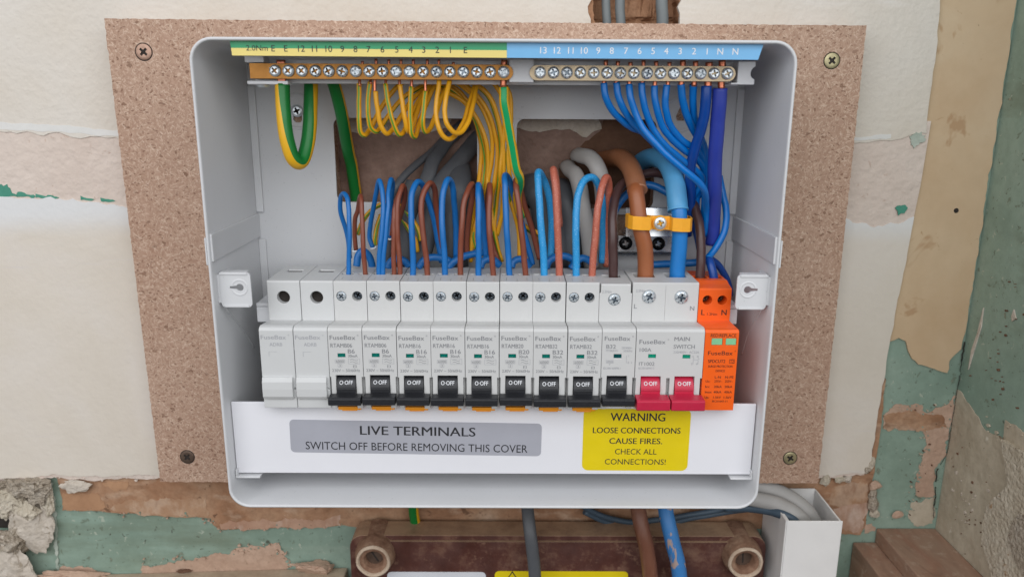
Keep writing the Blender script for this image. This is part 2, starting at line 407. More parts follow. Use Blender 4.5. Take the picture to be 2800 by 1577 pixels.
M_['pinkband'] = wall_mat('stippled_pink_distemper', ((0.3, (206, 189, 177)), (0.7, (216, 203, 193))), 12, bump=0.9, bscale=190, bdist=1.3, fine=0.15, spots=(((190, 168, 154), 0.64, 150),))
M_['teal'] = wall_mat('old_teal_gloss', ((0.25, (124, 144, 130)), (0.5, (140, 161, 147)), (0.8, (154, 172, 158))), 16, bump=0.3, bscale=120, bdist=0.7, rough=0.5, fine=0.3,
                      spots=(((104, 114, 98), 0.62, 120), ((172, 180, 164), 0.635, 190), ((70, 70, 58), 0.645, 230), ((178, 164, 148), 0.69, 120)), streak=(((112, 122, 104), (0.5, 1, 2.5), 0.56), ((150, 166, 152), (0.4, 1, 3), 0.6)))
M_['teal_chip'] = wall_mat('bare_teal_patch', ((0.3, (70, 138, 118)), (0.7, (88, 152, 132))), 60, fine=0.2)
M_['beige'] = wall_mat('bare_beige_paper', ((0.25, (190, 160, 126)), (0.5, (202, 177, 146)), (0.75, (208, 188, 160))), 9, bump=0.15, bscale=150, bdist=0.4, fine=0.12, rough=0.8,
                       spots=(((176, 142, 108), 0.60, 26), ((168, 134, 100), 0.66, 90), ((120, 96, 72), 0.72, 240)), streak=(((216, 196, 168), (1, 1, 0.7), 0.58),))
M_['brownwall'] = wall_mat('brown_glue_residue', ((0.25, (128, 94, 70)), (0.45, (160, 120, 92)), (0.6, (174, 138, 110)), (0.8, (192, 164, 140))), 30, bump=0.5, bscale=130, bdist=1.2, fine=0.35,
                          spots=(((100, 72, 54), 0.63, 60), ((204, 182, 162), 0.66, 75), ((84, 58, 44), 0.67, 200)), streak=(((196, 168, 144), (3.0, 1, 7), 0.54), ((112, 80, 58), (2.0, 1, 6), 0.56)))
M_['fibre'] = wall_mat('dusty_brown_plaster', ((0.25, (118, 94, 82)), (0.55, (146, 120, 108)), (0.8, (168, 144, 130))), 30, bump=0.9, bscale=260, bdist=1.6, fine=0.3)
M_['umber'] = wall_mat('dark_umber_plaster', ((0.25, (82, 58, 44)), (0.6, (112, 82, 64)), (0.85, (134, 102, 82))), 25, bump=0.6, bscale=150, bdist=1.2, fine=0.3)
M_['plaster_pink'] = wall_mat('pinkish_bare_plaster', ((0.25, (170, 140, 120)), (0.6, (192, 164, 144)), (0.85, (206, 184, 166))), 34, bump=0.7, bscale=180, bdist=1.4, fine=0.4, spots=(((124, 98, 78), 0.63, 90), ((96, 76, 60), 0.67, 220), ((146, 150, 134), 0.68, 60)))
M_['plaster_grey'] = wall_mat('grey_render', ((0.2, (164, 151, 130)), (0.5, (186, 175, 156)), (0.8, (200, 192, 174))), 18, bump=0.6, bscale=150, bdist=1.4, fine=0.35, spots=(((212, 206, 192), 0.68, 70), ((112, 96, 76), 0.67, 110), ((96, 80, 62), 0.7, 260)))
M_['mortar'] = wall_mat('crumbling_mortar', ((0.2, (126, 112, 96)), (0.5, (172, 160, 144)), (0.8, (206, 198, 186))), 70, bump=1.0, bscale=420, bdist=2.2, fine=0.5, spots=(((92, 76, 58), 0.62, 130), ((222, 216, 206), 0.66, 180)))
M_['mortar_pale'] = wall_mat('pale_mortar', ((0.2, (168, 154, 134)), (0.5, (194, 184, 166)), (0.8, (212, 204, 190))), 50, bump=1.0, bscale=380, bdist=2.0, fine=0.45, spots=(((150, 118, 84), 0.63, 50), ((110, 92, 72), 0.66, 260)))
M_['stone'] = wall_mat('pale_grey_stone', ((0.2, (176, 164, 148)), (0.6, (204, 194, 182)), (0.85, (220, 212, 202))), 60, bump=0.8, bscale=320, bdist=1.4, fine=0.35, spots=(((150, 136, 118), 0.62, 120),))
M_['recess_shade'] = plain('painted_recess_shade', (44, 38, 34), 0.9, var=0.2)  # shade of holes, slots and recesses put into the colour
M_['timber_edge'] = wall_mat('weathered_pale_timber', ((0.2, (150, 132, 112)), (0.6, (184, 166, 144)), (0.85, (200, 184, 162))), 30, bump=0.6, bscale=90, fine=0.3, streak=(((134, 112, 90), (1, 3, 8), 0.58),))
def wood_mat():
    m, nt, bs = newmat('stained_red_brown_timber'); N = NT(nt)
    g = N.noise(34, 6, 0.65, N.map((2.2, 0.6, 2.2)), dist=1.8)
    col = N.ramp(g, ((0.3, lin((112, 74, 56))), (0.5, lin((150, 108, 86))), (0.7, lin((176, 140, 118)))))
    col = N.mix(N.ramp(N.noise(22, 4), ((0.3, (0.2,)*3), (0.6, (0.9,)*3))), col, lin((150, 126, 108)))
    col = N.mix(N.ramp(N.noise(160, 5, 0.7), ((0.55, (0, 0, 0)), (0.7, (0.55,)*3))), col, lin((186, 168, 150)))
    col = N.mix(N.ramp(N.noise(14, 3, 0.5, N.map((3, 0.5, 1))), ((0.55, (0, 0, 0)), (0.7, (0.7,)*3))), col, lin((136, 66, 40)))
    col = N.mix(N.ramp(N.noise(70, 4), ((0.68, (0, 0, 0)), (0.74, (0.7,)*3))), col, lin((72, 48, 36)))
    N.L(col, bs.inputs['Base Color']); bs.inputs['Roughness'].default_value = 0.6; N.bump(g, 0.3, 1.0, bs); return m
M_['wood'] = wood_mat()
def bakelite_mat():
    m, nt, bs = newmat('dusty_brown_bakelite'); N = NT(nt)
    col = N.ramp(N.noise(60, 5), ((0.3, lin((72, 42, 36))), (0.7, lin((98, 62, 54)))))
    geo = N.n('ShaderNodeNewGeometry'); sp = N.n('ShaderNodeSeparateXYZ'); N.L(geo.outputs['Normal'], sp.inputs[0])
    up = N.math('ADD', N.math('MULTIPLY', sp.outputs[2], 0.5), N.math('MULTIPLY', N.noise(60, 6, 0.75), 0.9))
    dust = N.ramp(up, ((0.46, (0, 0, 0)), (1.05, (0.85,)*3)))           # settled dust on what faces up
    col = N.mix(dust, col, lin((176, 146, 118)))
    col = N.mix(N.ramp(N.noise(130, 5, 0.7), ((0.58, (0, 0, 0)), (0.72, (0.6,)*3))), col, lin((156, 122, 100)))
    N.L(col, bs.inputs['Base Color']); N.L(N.ramp(N.noise(90, 4), ((0.3, (0.3,)*3), (0.7, (0.65,)*3))), bs.inputs['Roughness'])
    N.bump(N.noise(300, 4), 0.3, 0.6, bs); return m
M_['bakelite'] = bakelite_mat()
M_['boss_rim'] = wall_mat('chalky_boss_rim', ((0.3, (176, 152, 130)), (0.7, (206, 188, 168))), 80, bump=0.6, bscale=400, fine=0.3)
M_['boss'] = wall_mat('plaster_crusted_bakelite', ((0.25, (104, 74, 58)), (0.5, (138, 106, 86)), (0.8, (172, 144, 120))), 90, bump=0.6, bscale=300, fine=0.35)
def peeled_blue():
    m, nt, bs = newmat('scuffed_blue_sheath'); N = NT(nt)
    k = N.ramp(N.noise(55, 4, 0.6, N.map((1.5, 1, 0.6)), dist=0.6), ((0.55, (0, 0, 0)), (0.57, (0.9,)*3)))
    N.L(N.mix(k, lin((58, 122, 184)), lin((178, 152, 136))), bs.inputs['Base Color']); bs.inputs['Roughness'].default_value = 0.5; return m
M_['blue_scuffed'] = peeled_blue()
def scuffed_brown():
    m, nt, bs = newmat('scuffed_brown_sheath'); N = NT(nt)
    k = N.ramp(N.noise(60, 5, 0.7, N.map((2, 1, 0.4))), ((0.45, (0, 0, 0)), (0.75, (0.6,)*3)))
    N.L(N.mix(k, lin((112, 70, 52)), lin((160, 120, 98))), bs.inputs['Base Color']); bs.inputs['Roughness'].default_value = 0.5; return m
M_['brown_scuffed'] = scuffed_brown()
M_['trunk'] = plain('white_trunking_plastic', (230, 228, 226), 0.45, var=0.03)
M_['lab_grey'] = plain('silver_grey_label', (168, 169, 178), 0.4, var=0.03)
M_['lab_yellow'] = plain('yellow_label', (226, 202, 20), 0.42, var=0.03)
M_['lab_green'] = plain('green_label_band', (38, 150, 100), 0.38, var=0.04)
M_['lab_yel2'] = plain('pale_yellow_label_band', (228, 208, 120), 0.38, var=0.03)
M_['lab_blue'] = plain('light_blue_label', (112, 176, 222), 0.38, var=0.03)
M_['lab_white'] = plain('white_sticker', (214, 216, 222), 0.45, var=0.03)
M_['passivated'] = plain('yellow_passivated_steel', (178, 168, 132), 0.4, metal=0.6, var=0.12, scale=250)
M_['rose_zinc'] = plain('rose_passivated_steel', (172, 140, 122), 0.45, metal=0.5, var=0.12, scale=250)
M_['rusty'] = plain('dull_brown_steel', (104, 86, 74), 0.5, metal=0.5, var=0.2, scale=250)


# ================================================================== the wall and what is left on it
def sheet(name, outline, holes, y_front, y_back, mat, kind=True, bevel=0.0):
    mb = MB(); mb.plate(outline, holes, y_front, y_back)
    o = obj(name, mb, mat, fix=True, bevel=bevel)
    if kind: struct(o)
    return o
M_['cavity'] = wall_mat('rough_brown_masonry', ((0.25, (140, 100, 74)), (0.5, (172, 130, 100)), (0.8, (192, 152, 122))), 60, bump=0.8, bscale=300, bdist=1.5, fine=0.4)
M_['skim_teal'] = wall_mat('chalky_pale_teal', ((0.3, (150, 164, 150)), (0.7, (192, 198, 188))), 50, bump=0.6, bscale=200, fine=0.3)
XR = 300.0                                              # the inner corner with the side wall
chase = [(D(1470, 66, 0).x, -20), (D(1470, 66, 0).x, 330), (D(1722, 0, 0).x, 330), (D(1722, 0, 0).x, -20)]
mb = MB(); mb.plate([(-800, -700), (XR, -700), (XR, 420), (-800, 420)], [chase], 0, 6)
struct(obj('wall', mb, M_['teal'], fix=True))
mb = MB(); nx_, nz_ = 62, 90
for i in range(nx_):
    for j in range(nz_):
        x_ = -20+i*2.0; z_ = -20+j*1.2+max(0, j-60)*8; q_ = Vector((x_*0.05, z_*0.16, 2.2)); w_ = mnoise.noise(q_)+0.6*mnoise.noise(q_*2.3)+0.4*mnoise.noise(q_*5)
        mb.v.append(Vector((x_, 17-4.5*w_, z_)))
for i in range(nx_-1):
    for j in range(nz_-1): mb.f.append([i*nz_+j, (i+1)*nz_+j, (i+1)*nz_+j+1, i*nz_+j+1]); mb.m.append(0); mb.sm.append(False)
struct(obj('wall_cavity', mb, M_['cavity']))
x0, x1 = D(1490, 40, 0).x, D(1703, 40, 0).x
for e_ in (-1, 1):
    xe = x0 if e_ < 0 else x1
    ed = rag([(xe, -18), (xe+(1 if e_ > 0 else 0), 40), (xe+2*e_, 328)], 2.6, 2.2, 300+e_)
    mb = MB(); mb.plate(ed+[(xe+14*e_, 328), (xe+14*e_, -18)], [], -1.5, 20.5); struct(obj('cavity_edge', mb, M_['cavity'], fix=True, bevel=1.0))

# upper painted skim, with the notch of the cable chase
zu = [D(0, 332, -4), D(150, 338, -4), D(290, 350, -4)]
ur = [D(2135, 362, -4), D(2240, 352, -4), D(2330, 335, -4)]
uright = [D(2338, 260, -4), D(2355, 130, -4), D(2366, 0, -4)]
low = rag([(-800, zu[0].z+2)]+xz(zu)+xz(ur), 2.2, 3.0, 11)
rgt = rag(xz(ur)[-1:]+xz(uright)+[(uright[-1].x+1.5, 420)], 0.8, 5, 5)
n0 = D(1483, 62, -4).x; n1 = D(1706, 60, -4).x
notch = rag([(n1, 420), (n1, 10), (n0, 10), (n0, 420)], 2.5, 3.5, 19)
sheet('upper_wall_plaster', low+rgt+notch+[(-800, 420)], [], -4, -0.5, M_['cream'], bevel=0.8)
# whitish filler line along the torn edge
wl = rag([(-800, zu[0].z+5)]+[(p.x, p.z+5.5) for p in zu]+[(p.x, p.z+3.5) for p in ur[:2]], 1.2, 3, 23)
wl2 = rag([(p.x, p.z+1.2) for p in ur[:2]][::-1]+[(p.x, p.z+1.4) for p in zu][::-1]+[(-800, zu[0].z+3)], 0.9, 3, 29)
sheet('filler_line', wl+wl2, [], -4.12, -3.6, M_['skim_white'])
# older stippled layer showing as a band
bl = [D(0, 500, -3), D(150, 506, -3), D(310, 512, -3)]; br_ = [D(2105, 545, -3), D(2200, 560, -3), D(2290, 565, -3)]
sheet('old_distemper', rag([(-800, bl[0].z-12)]+[(p.x, p.z-12) for p in bl+br_], 1, 6, 2)+[(D(2312, 470, -2).x, D(2312, 470, -2).z), (D(2336, 330, -2).x, D(2336, 330, -2).z+6), (-800, zu[0].z+8)], [], -3.4, -0.4, M_['pinkband'])
# lower painted skim
lt = [D(0, 496, -4), D(60, 498, -4), D(150, 500, -4), D(310, 520, -4)]; lr = [D(2105, 545, -4), D(2190, 566, -4), D(2262, 562, -4), D(2300, 545, -4)]
lrr = [D(2282, 640, -4), D(2250, 800, -4), D(2215, 1000, -4), D(2192, 1160, -4)]
lb = [D(2180, 1188, -4), D(2130, 1190, -4), D(2085, 1196, -4), D(2000, 1196, -4), D(1400, 1190, -4), D(500, 1190, -4), D(390, 1194, -4), D(250, 1199, -4), D(140, 1193, -4), D(60, 1200, -4), D(0, 1204, -4)]
sheet('lower_wall_plaster', rag([(-800, lt[0].z)]+xz(lt)+xz(lr), 2.0, 2.5, 31)+rag(xz(lrr), 0.7, 4, 37)+rag(xz(lb)+[(-800, lb[-1].z)], 1.4, 2.2, 41), [], -4.0, -0.6, M_['cream_low'], bevel=0.8)
0 and sheet('skim_band', rag([(-800, lt[0].z-3)]+[(p.x, p.z-3.5) for p in lt], 1.2, 3, 43)+rag([(p.x, p.z-15) for p in lt][::-1]+[(-800, lt[0].z-18)], 3, 6, 47), [], -4.45, -3.8, M_['skim_white'])
# undercoat lip under the lower edge
sheet('plaster_undercoat', rag([(-800, lb[-1].z+8)]+[(p.x, p.z+7) for p in lb[::-1]], 1, 6, 3)+rag([(p.x-1, p.z-2.6) for p in lb]+[(-800, lb[-1].z-2)], 1.8, 2.6, 53), [], -3.2, -0.3, M_['pinkband'], bevel=0.5)
# bare teal flecks on the torn band
for i, (a, b, c, d, s_) in enumerate(((0, 455, 48, 497, 4.2), (48, 480, 92, 495, 2.6), (92, 486, 150, 497, 1.8), (205, 493, 240, 503, 1.4), (255, 497, 292, 506, 1.2))):
    p, q = D(a, b, -2.5), D(c, d, -2.5)
    if i == 0: q0 = (-800, p.z)
    ol = rag([(p.x-(250 if i == 0 else 0), p.z), (p.x+(q.x-p.x)*0.35, p.z-(p.z-q.z)*0.3), (q.x, q.z+0.5), (q.x-2, q.z-0.5), (p.x-(250 if i == 0 else 0), q.z)], s_*0.55, 1.3, 60+i, True, 0.35)
    sheet('bare_paint_patch', ol, [], -3.75, -2.8, M_['teal_chip'])
for (a, b, r_, sd) in ((2308, 350, 4.4, 4),):
    p = D(a, b, -4.2); sheet('bare_paint_patch', rag(circ(p.x, p.z, r_, 9), 2.6, 1.0, sd+70, True, 0.3), [], -4.25, -3.5, M_['skim_teal'])
p = D(2268, 528, -4.3); sheet('bare_paint_patch', rag(circ(p.x, p.z, 3.2, 9), 2.2, 1.0, 81, True, 0.4), [], -4.6, -3.9, M_['teal_chip'])

# bare paper strip to the right
pr = [ZQ(1290, 0, -1), ZQ(1255, 200, -1), ZQ(1210, 480, -1), ZQ(1170, 640, -1), ZQ(1090, 730, -1), ZQ(1030, 800, -1), ZQ(1015, 865, -1), ZQ(960, 850, -1), ZQ(850, 820, -1), ZQ(800, 770, -1), ZQ(780, 690, -1), ZQ(740, 670, -1), ZQ(690, 690, -1)]
sheet('bare_paper', rag([(298.5, 420), (298.5, 40)]+[(min(p.x, 298.6), p.z) for p in pr], 0.9, 2.5, 91)+[(230, pr[-1].z), (230, 420)], [], -1.4, -0.2, M_['beige'], bevel=0.3)
mb = MB()
p = ZQ(1067, 0, -1.5); p = at(2615, 576, -1.5)
mb.cyl((p.x, -1.3, p.z), (0, -1, 0), 1.7, 1.5, 0.25, 14); o = obj('nail_hole', mb, M_['recess_shade'])
struct(o)

M_['tan'] = wall_mat('tan_glue_scrap', ((0.3, (164, 124, 94)), (0.7, (184, 144, 112))), 40, bump=0.4, bscale=150, fine=0.3, spots=(((140, 104, 78), 0.66, 120),))
M_['tan2'] = wall_mat('brushed_tan_glue', ((0.3, (158, 120, 92)), (0.7, (180, 146, 118))), 30, bump=0.4, bscale=150, fine=0.3, streak=(((204, 180, 158), (5, 1, 3), 0.5), ((142, 106, 82), (5, 1, 3), 0.56)))
M_['pinkb'] = wall_mat('pinkish_glue_wash', ((0.3, (166, 128, 106)), (0.7, (186, 152, 130))), 30, bump=0.4, bscale=150, fine=0.3, streak=(((208, 188, 174), (5, 1, 2), 0.52),), spots=(((128, 94, 76), 0.66, 100),))
# glue-brown band below the board
bb = [ZL(440, 500, -1), ZL(700, 505, -1), ZL(1000, 530, -1), ZL(1300, 545, -1), ZL(1490, 555, -1), ZL(1500, 600, -1), ZL(1545, 635, -1), ZL(1900, 625, -1), ZL(2400, 610, -1), ZB(400, 260, -1), ZB(1000, 262, -1), ZB(2000, 262, -1)]
bb2 = [ZR(400, 790, -1), ZR(700, 800, -1), ZR(1000, 830, -1), ZR(1130, 840, -1), ZR(1180, 740, -1), ZR(1215, 560, -1), ZR(1230, 380, -1), ZR(1250, 320, -1)]
sheet('brown_glue_band', [(ZL(400, 250, -1).x, -236)]+rag([(ZL(405, 300, -1).x, ZL(405, 300, -1).z), (ZL(440, 420, -1).x, ZL(440, 420, -1).z)]+xz(bb)+xz(bb2), 1.0, 2.5, 97)+[(ZR(1250, 300, -1).x, -236)], [], -1.3, -0.2, M_['brownwall'], bevel=0.3)
# paler torn patch on it, left
sheet('brown_paper_scrap', rag(xz([ZL(430, 330, -2), ZL(700, 350, -2), ZL(760, 470, -2), ZL(440, 498, -2)]), 1.2, 2, 101, True), [], -2.0, -1.2, M_['beige'], bevel=0.2) if False else None
for nm, P, mt, sd, yf in (('glue_streak', [ZL(445, 385, -1), ZL(700, 380, -1), ZL(740, 470, -1), ZL(700, 500, -1), ZL(445, 497, -1)], 'tan', 201, -1.55),
                      ('glue_streak', [ZL(720, 305, -1), ZL(905, 300, -1), ZL(890, 350, -1), ZL(800, 360, -1), ZL(770, 340, -1)], 'tan', 202, -1.6),
                      ('glue_streak', [ZL(770, 480, -1), ZL(900, 430, -1), ZL(1450, 412, -1), ZL(1470, 550, -1), ZL(1200, 540, -1), ZL(800, 508, -1)], 'tan2', 203, -1.5),
                      ('glue_streak', [ZL(1550, 600, -1), ZL(1700, 570, -1), ZL(2300, 560, -1), ZL(2390, 530, -1), ZL(2400, 612, -1), ZL(1900, 626, -1), ZL(1560, 632, -1)], 'pinkb', 204, -1.5),
                      ('glue_streak', [ZR(900, 620, -1), ZR(1100, 560, -1), ZR(1200, 560, -1), ZR(1170, 740, -1), ZR(1120, 830, -1), ZR(1000, 810, -1)], 'pinkb', 205, -1.5),
                      ('glue_streak', [ZR(880, 420, -1), ZR(1150, 360, -1), ZR(1210, 380, -1), ZR(1195, 560, -1), ZR(1000, 600, -1), ZR(860, 560, -1)], 'tan2', 206, -1.45)):
    sheet(nm, rag(xz(P), 2.0, 1.4, sd, True, 0.2), [], yf, -1.1, M_[mt], bevel=0.1)
# behind the back openings of the enclosure
sheet('plaster_behind_panel', rag([(-118, 4), (20, 2), (95, 4), (100, -75), (-120, -72)], 2, 4, 103, True), [], -4.9, -4.1, M_['fibre'])
sheet('plaster_and_shade_patch', rag(xz([Z2(860, 760, -5), Z2(820, 880, -5), Z2(690, 960, -5), Z2(620, 1060, -5), Z2(470, 1200, -5), Z2(460, 1400, -5)])+[(100, -75), (100, 6)], 1.5, 2.5, 107, True), [], -5.4, -4.8, M_['umber'])
sheet('pale_plaster_scrap', rag(xz([Z2(60, 700, -5), Z2(800, 740, -5), Z2(830, 850, -5), Z2(700, 930, -5), Z2(560, 860, -5), Z2(300, 880, -5), Z2(60, 850, -5)]), 1.3, 2, 109, True), [], -5.6, -4.9, M_['stone'])
sheet('pale_plaster_scrap', rag(xz([Z1(1000, 730, -5), Z1(2000, 730, -5), Z1(1960, 850, -5), Z1(1500, 900, -5), Z1(1180, 900, -5), Z1(1020, 880, -5)]), 1.6, 2, 113, True), [], -5.3, -4.8, M_['stone'])

sheet('plaster_and_shade_patch', rag([(-150, -122), (136, -122), (136, -212), (-150, -212)], 1, 4, 118, True), [], -4.9, -4.1, M_['umber'])  # added dark sheet standing in for the deep shade beside the modules
# bare pink patches around the lower corner
for sd, pts, mt in ((121, [ZQ(660, 1120, -1), ZQ(720, 1050, -1), ZQ(850, 1050, -1), ZQ(900, 1090, -1), ZQ(1010, 1060, -1), ZQ(1060, 1000, -1), ZQ(1130, 1000, -1), ZQ(1075, 1140, -1), ZQ(1030, 1330, -1), ZR(1800, 250, -1), ZR(1780, 520, -1), ZR(1610, 500, -1), ZR(1640, 330, -1), ZR(1700, 120, -1), ZQ(900, 1280, -1), ZQ(890, 1195, -1), ZQ(650, 1185, -1)], 'plaster_pink'),
                    (122, [ZR(1800, 520, -1), ZR(1780, 750, -1), ZR(1610, 760, -1), ZR(1555, 690, -1), ZR(1590, 560, -1)], 'plaster_grey'),
                    (123, [ZQ(655, 1100, -1.4), ZQ(820, 1090, -1.4), ZQ(1000, 1110, -1.4), ZQ(1020, 1180, -1.4), ZQ(900, 1195, -1.4), ZQ(650, 1188, -1.4)], 'brownwall'),
                    (124, [ZL(1000, 900, -1), ZL(1300, 860, -1), ZL(1600, 800, -1), ZL(1760, 740, -1), ZL(1950, 740, -1), ZL(2050, 900, -1), ZL(1900, 990, -1), ZL(1000, 1000, -1)], 'plaster_pink'),
                    (125, [ZL(400, 960, -1), ZL(430, 905, -1), ZL(560, 890, -1), ZL(680, 930, -1), ZL(660, 1000, -1), ZL(400, 1010, -1)], 'plaster_pink'),
                    (126, [ZR(1180, 760, -1), ZR(1250, 740, -1), ZR(1265, 800, -1), ZR(1190, 830, -1)], 'plaster_pink')):
    sheet('bare_plaster_patch', rag([(min(p.x, 299.2), p.z) for p in pts], 2.4, 1.3, sd, True, 0.16), [], -0.5 if mt != 'brownwall' else -0.8, -0.2, M_[mt], bevel=0.12)
# little flakes along the torn borders
def flakes(name, pts, n, mat, spread, rmin, rmax, sd, y=-1.9, side=False):
    rnd = random.Random(sd); mb = MB(); n = int(n*0.45); rmax *= 0.72; spread *= 0.7
    for k in range(n):
        i = rnd.randrange(len(pts)-1); p_ = pts[i].lerp(pts[i+1], rnd.random()); r_ = rmin+(rmax-rmin)*rnd.random()**2.5
        cx, cz = (p_.y if side else p_.x)+rnd.gauss(0, spread), p_.z+rnd.gauss(0, spread); m_ = rnd.randrange(5, 9); ph = rnd.random()*6; el = rnd.uniform(.5, 1.6)
        P_ = [(cx+r_*el*rnd.uniform(.6, 1.2)*math.cos(ph+6.283*j/m_), cz+r_*rnd.uniform(.6, 1.2)*math.sin(ph+6.283*j/m_)) for j in range(m_)]
        d_ = rnd.uniform(0, .25)
        if side:
            if max(q[0] for q in P_) < -0.5: mb.plate(P_, [], XR-1.3-d_, XR-0.3, plane='YZ')
        elif max(q[0] for q in P_) < 299: mb.plate(P_, [], y-d_, y+1.5)
    struct(obj(name, mb, mat, fix=True))
band_edge = [ZL(440, 500, -1), ZL(700, 505, -1), ZL(1000, 530, -1), ZL(1300, 545, -1), ZL(1490, 560, -1), ZL(1545, 635, -1), ZL(1900, 625, -1), ZL(2400, 610, -1)]
flakes('paint_flakes', band_edge, 60, M_['plaster_pink'], 2.0, 0.3, 1.6, 1); flakes('paint_flakes', band_edge, 40, M_['teal'], 3.0, 0.3, 1.4, 2)
foot = [ZL(1000, 880, -1), ZL(1600, 800, -1), ZL(1950, 740, -1), ZL(2050, 900, -1)]
flakes('paint_flakes', foot, 70, M_['plaster_pink'], 4.0, 0.3, 2.0, 3); flakes('paint_flakes', foot, 50, M_['teal'], 3.0, 0.3, 1.8, 4, -0.9)
corner_edge = [ZQ(720, 1050, -1), ZQ(900, 1090, -1), ZQ(1060, 1000, -1), ZQ(1075, 1140, -1), ZQ(900, 1195, -1), ZQ(890, 1330, -1), ZR(1640, 330, -1), ZR(1610, 500, -1), ZR(1560, 690, -1)]
flakes('paint_flakes', corner_edge, 80, M_['teal'], 2.5, 0.3, 1.6, 5, -1.0); flakes('paint_flakes', corner_edge, 60, M_['plaster_grey'], 3.0, 0.3, 1.6, 6, -1.2); flakes('paint_flakes', corner_edge, 40, M_['umber'], 4.0, 0.25, 0.9, 7, -1.4)
tear = [ZL(60, 260, -3), ZL(250, 255, -3), ZL(560, 265, -3), ZL(820, 262, -3), ZL(1110, 262, -3)]
flakes('paint_flakes', tear, 70, M_['pinkband'], 1.6, 0.3, 1.6, 8, -3.4); flakes('paint_flakes', tear, 40, M_['umber'], 2.0, 0.3, 1.4, 9, -2.0)
flakes('paint_flakes', [ZL(200, 760, -1), ZL(600, 640, -1), ZL(1200, 700, -1), ZL(2300, 700, -1)], 60, M_['umber'], 14, 0.2, 0.9, 10, 1.0); flakes('paint_flakes', [ZL(450, 640, -1), ZL(1000, 600, -1), ZL(1500, 640, -1)], 40, M_['stone'], 9, 0.2, 1.1, 11, 1.0)
flakes('paint_flakes', [ZQ(700, 760, -1), ZQ(850, 980, -1), ZQ(760, 1300, -1), ZR(1450, 300, -1), ZR(1450, 700, -1)], 60, M_['umber'], 10, 0.2, 1.0, 12, 1.0)
# orange-brown torn edge under the cream layer on the right
sheet('torn_paper_edge', rag(xz([ZQ(668, 900, -2), ZQ(640, 1180, -2), ZQ(600, 1440, -2)]), 0.7, 2, 131)+rag(xz([ZQ(575, 1440, -2), ZQ(600, 1250, -2), ZQ(640, 950, -2)]), 0.7, 2, 132), [], -2.4, -0.2, M_['brownwall'], bevel=0.3)
# crumbs hanging in the gap under the right-hand plaster
def lump(name, c, r, mat, seed, sq=(1, 1, 1), sub=3, rough=0.35, fr=1.0):
    import bmesh
    bm = bmesh.new(); bmesh.ops.create_icosphere(bm, subdivisions=sub, radius=1.0)
    mb = MB(); idx = {}
    for i, v in enumerate(bm.verts):
        d = v.co.normalized(); off = Vector((seed*5.1, seed*2.3, seed))
        e = 1+rough*(mnoise.noise(d*1.3*fr+off)+0.5*mnoise.noise(d*3.1*fr+off)+0.3*mnoise.noise(d*7*fr+off))
        q = d*e
        # flatten some sides so the pieces look broken, not blobby
        for n_ in range(4):
            fn = Vector((mnoise.noise(off+Vector((n_, .3, .7))), mnoise.noise(off+Vector((.2, n_+.5, .1))), mnoise.noise(off+Vector((.9, .4, n_+.3)))))
            if fn.length > 0.01:
                fn.normalize(); k_ = q.dot(fn)
                if k_ > 0.62: q -= fn*(k_-0.62)*0.9
        mb.v.append(Vector((c[0]+q.x*r*sq[0], c[1]+q.y*r*sq[1], c[2]+q.z*r*sq[2])))
    for f in bm.faces: mb.f.append([v.index for v in f.verts]); mb.m.append(0); mb.sm.append(False)
    bm.free()
    return obj(name, mb, mat, loc=c)

# ---------------- the side wall, square to the first
mb = MB(); mb.plate([(-210, -700), (8, -700), (8, 420), (-210, 420)], [], XR, XR+8, plane='YZ')
struct(obj('side_wall', mb, M_['teal'], fix=True))
def yz(L):
    out = []
    for p in L: out.append((p.y, p.z))
    return out
def sq_(x, y): return at_x(2100+x/2.0729, 600+y/2.0729, XR-1)
def sr_(x, y): return at_x(2000+x/3.22, 1200+y/3.22, XR-1)
def side_sheet(name, ol, x_front, mat):
    mb = MB(); mb.plate(ol, [], x_front, XR-0.2, plane='YZ'); return struct(obj(name, mb, mat, fix=True, bevel=0.3))
low_pts = [sq_(1090, 975), sq_(1160, 1080), sq_(1230, 1190), sq_(1330, 1245), sq_(1340, 1145), sq_(1400, 1165), sq_(1451, 1210)]
ol = [(-0.3, -700), (-0.3, low_pts[0].z)]+rag(yz(low_pts), 1.4, 2, 141)+[(low_pts[-1].y-20, low_pts[-1].z-2), (-209, low_pts[-1].z-10), (-209, -700)]
side_sheet('side_wall_render', ol, XR-0.7, M_['plaster_grey'])
cp = [sr_(2400, 0), sr_(2430, 180), sr_(2460, 400), sr_(2370, 480), sr_(2275, 580), sr_(2230, 720), sr_(2220, 900), sr_(2270, 1030), sr_(2310, 1200), sr_(2330, 1400)]
ol = rag(yz(cp), 1.8, 2.2, 151)+[(-209, cp[-1].z-10), (-209, cp[0].z+12)]
side_sheet('broken_mortar', ol, XR-3.2, M_['mortar_pale'])
cp2 = [sr_(2560, 20), sr_(2490, 120), sr_(2500, 230), sr_(2576, 260)]
cp3 = [sr_(2576, 640), sr_(2500, 760), sr_(2480, 900), sr_(2530, 1080), sr_(2600, 1180)]
ol = rag(yz(cp3), 2.0, 2.2, 157)+[(-209, cp3[-1].z-8), (-209, cp3[0].z+8)]
side_sheet('broken_mortar', ol, XR-4.2, M_['mortar'])
side_edge = [sq_(1160, 1080), sq_(1330, 1245), sq_(1340, 1145), sq_(1451, 1210)]
flakes('paint_flakes', side_edge, 25, M_['plaster_grey'], 3, 0.3, 2.0, 21, side=True)
flakes('paint_flakes', [sr_(1900, 300), sr_(2100, 500), sr_(2000, 800), sr_(2250, 200)], 50, M_['stone'], 9, 0.3, 1.8, 22, side=True); flakes('paint_flakes', [sr_(1950, 100), sr_(2150, 350), sr_(2050, 700), sr_(2300, 900)], 60, M_['umber'], 9, 0.25, 1.2, 23, side=True)
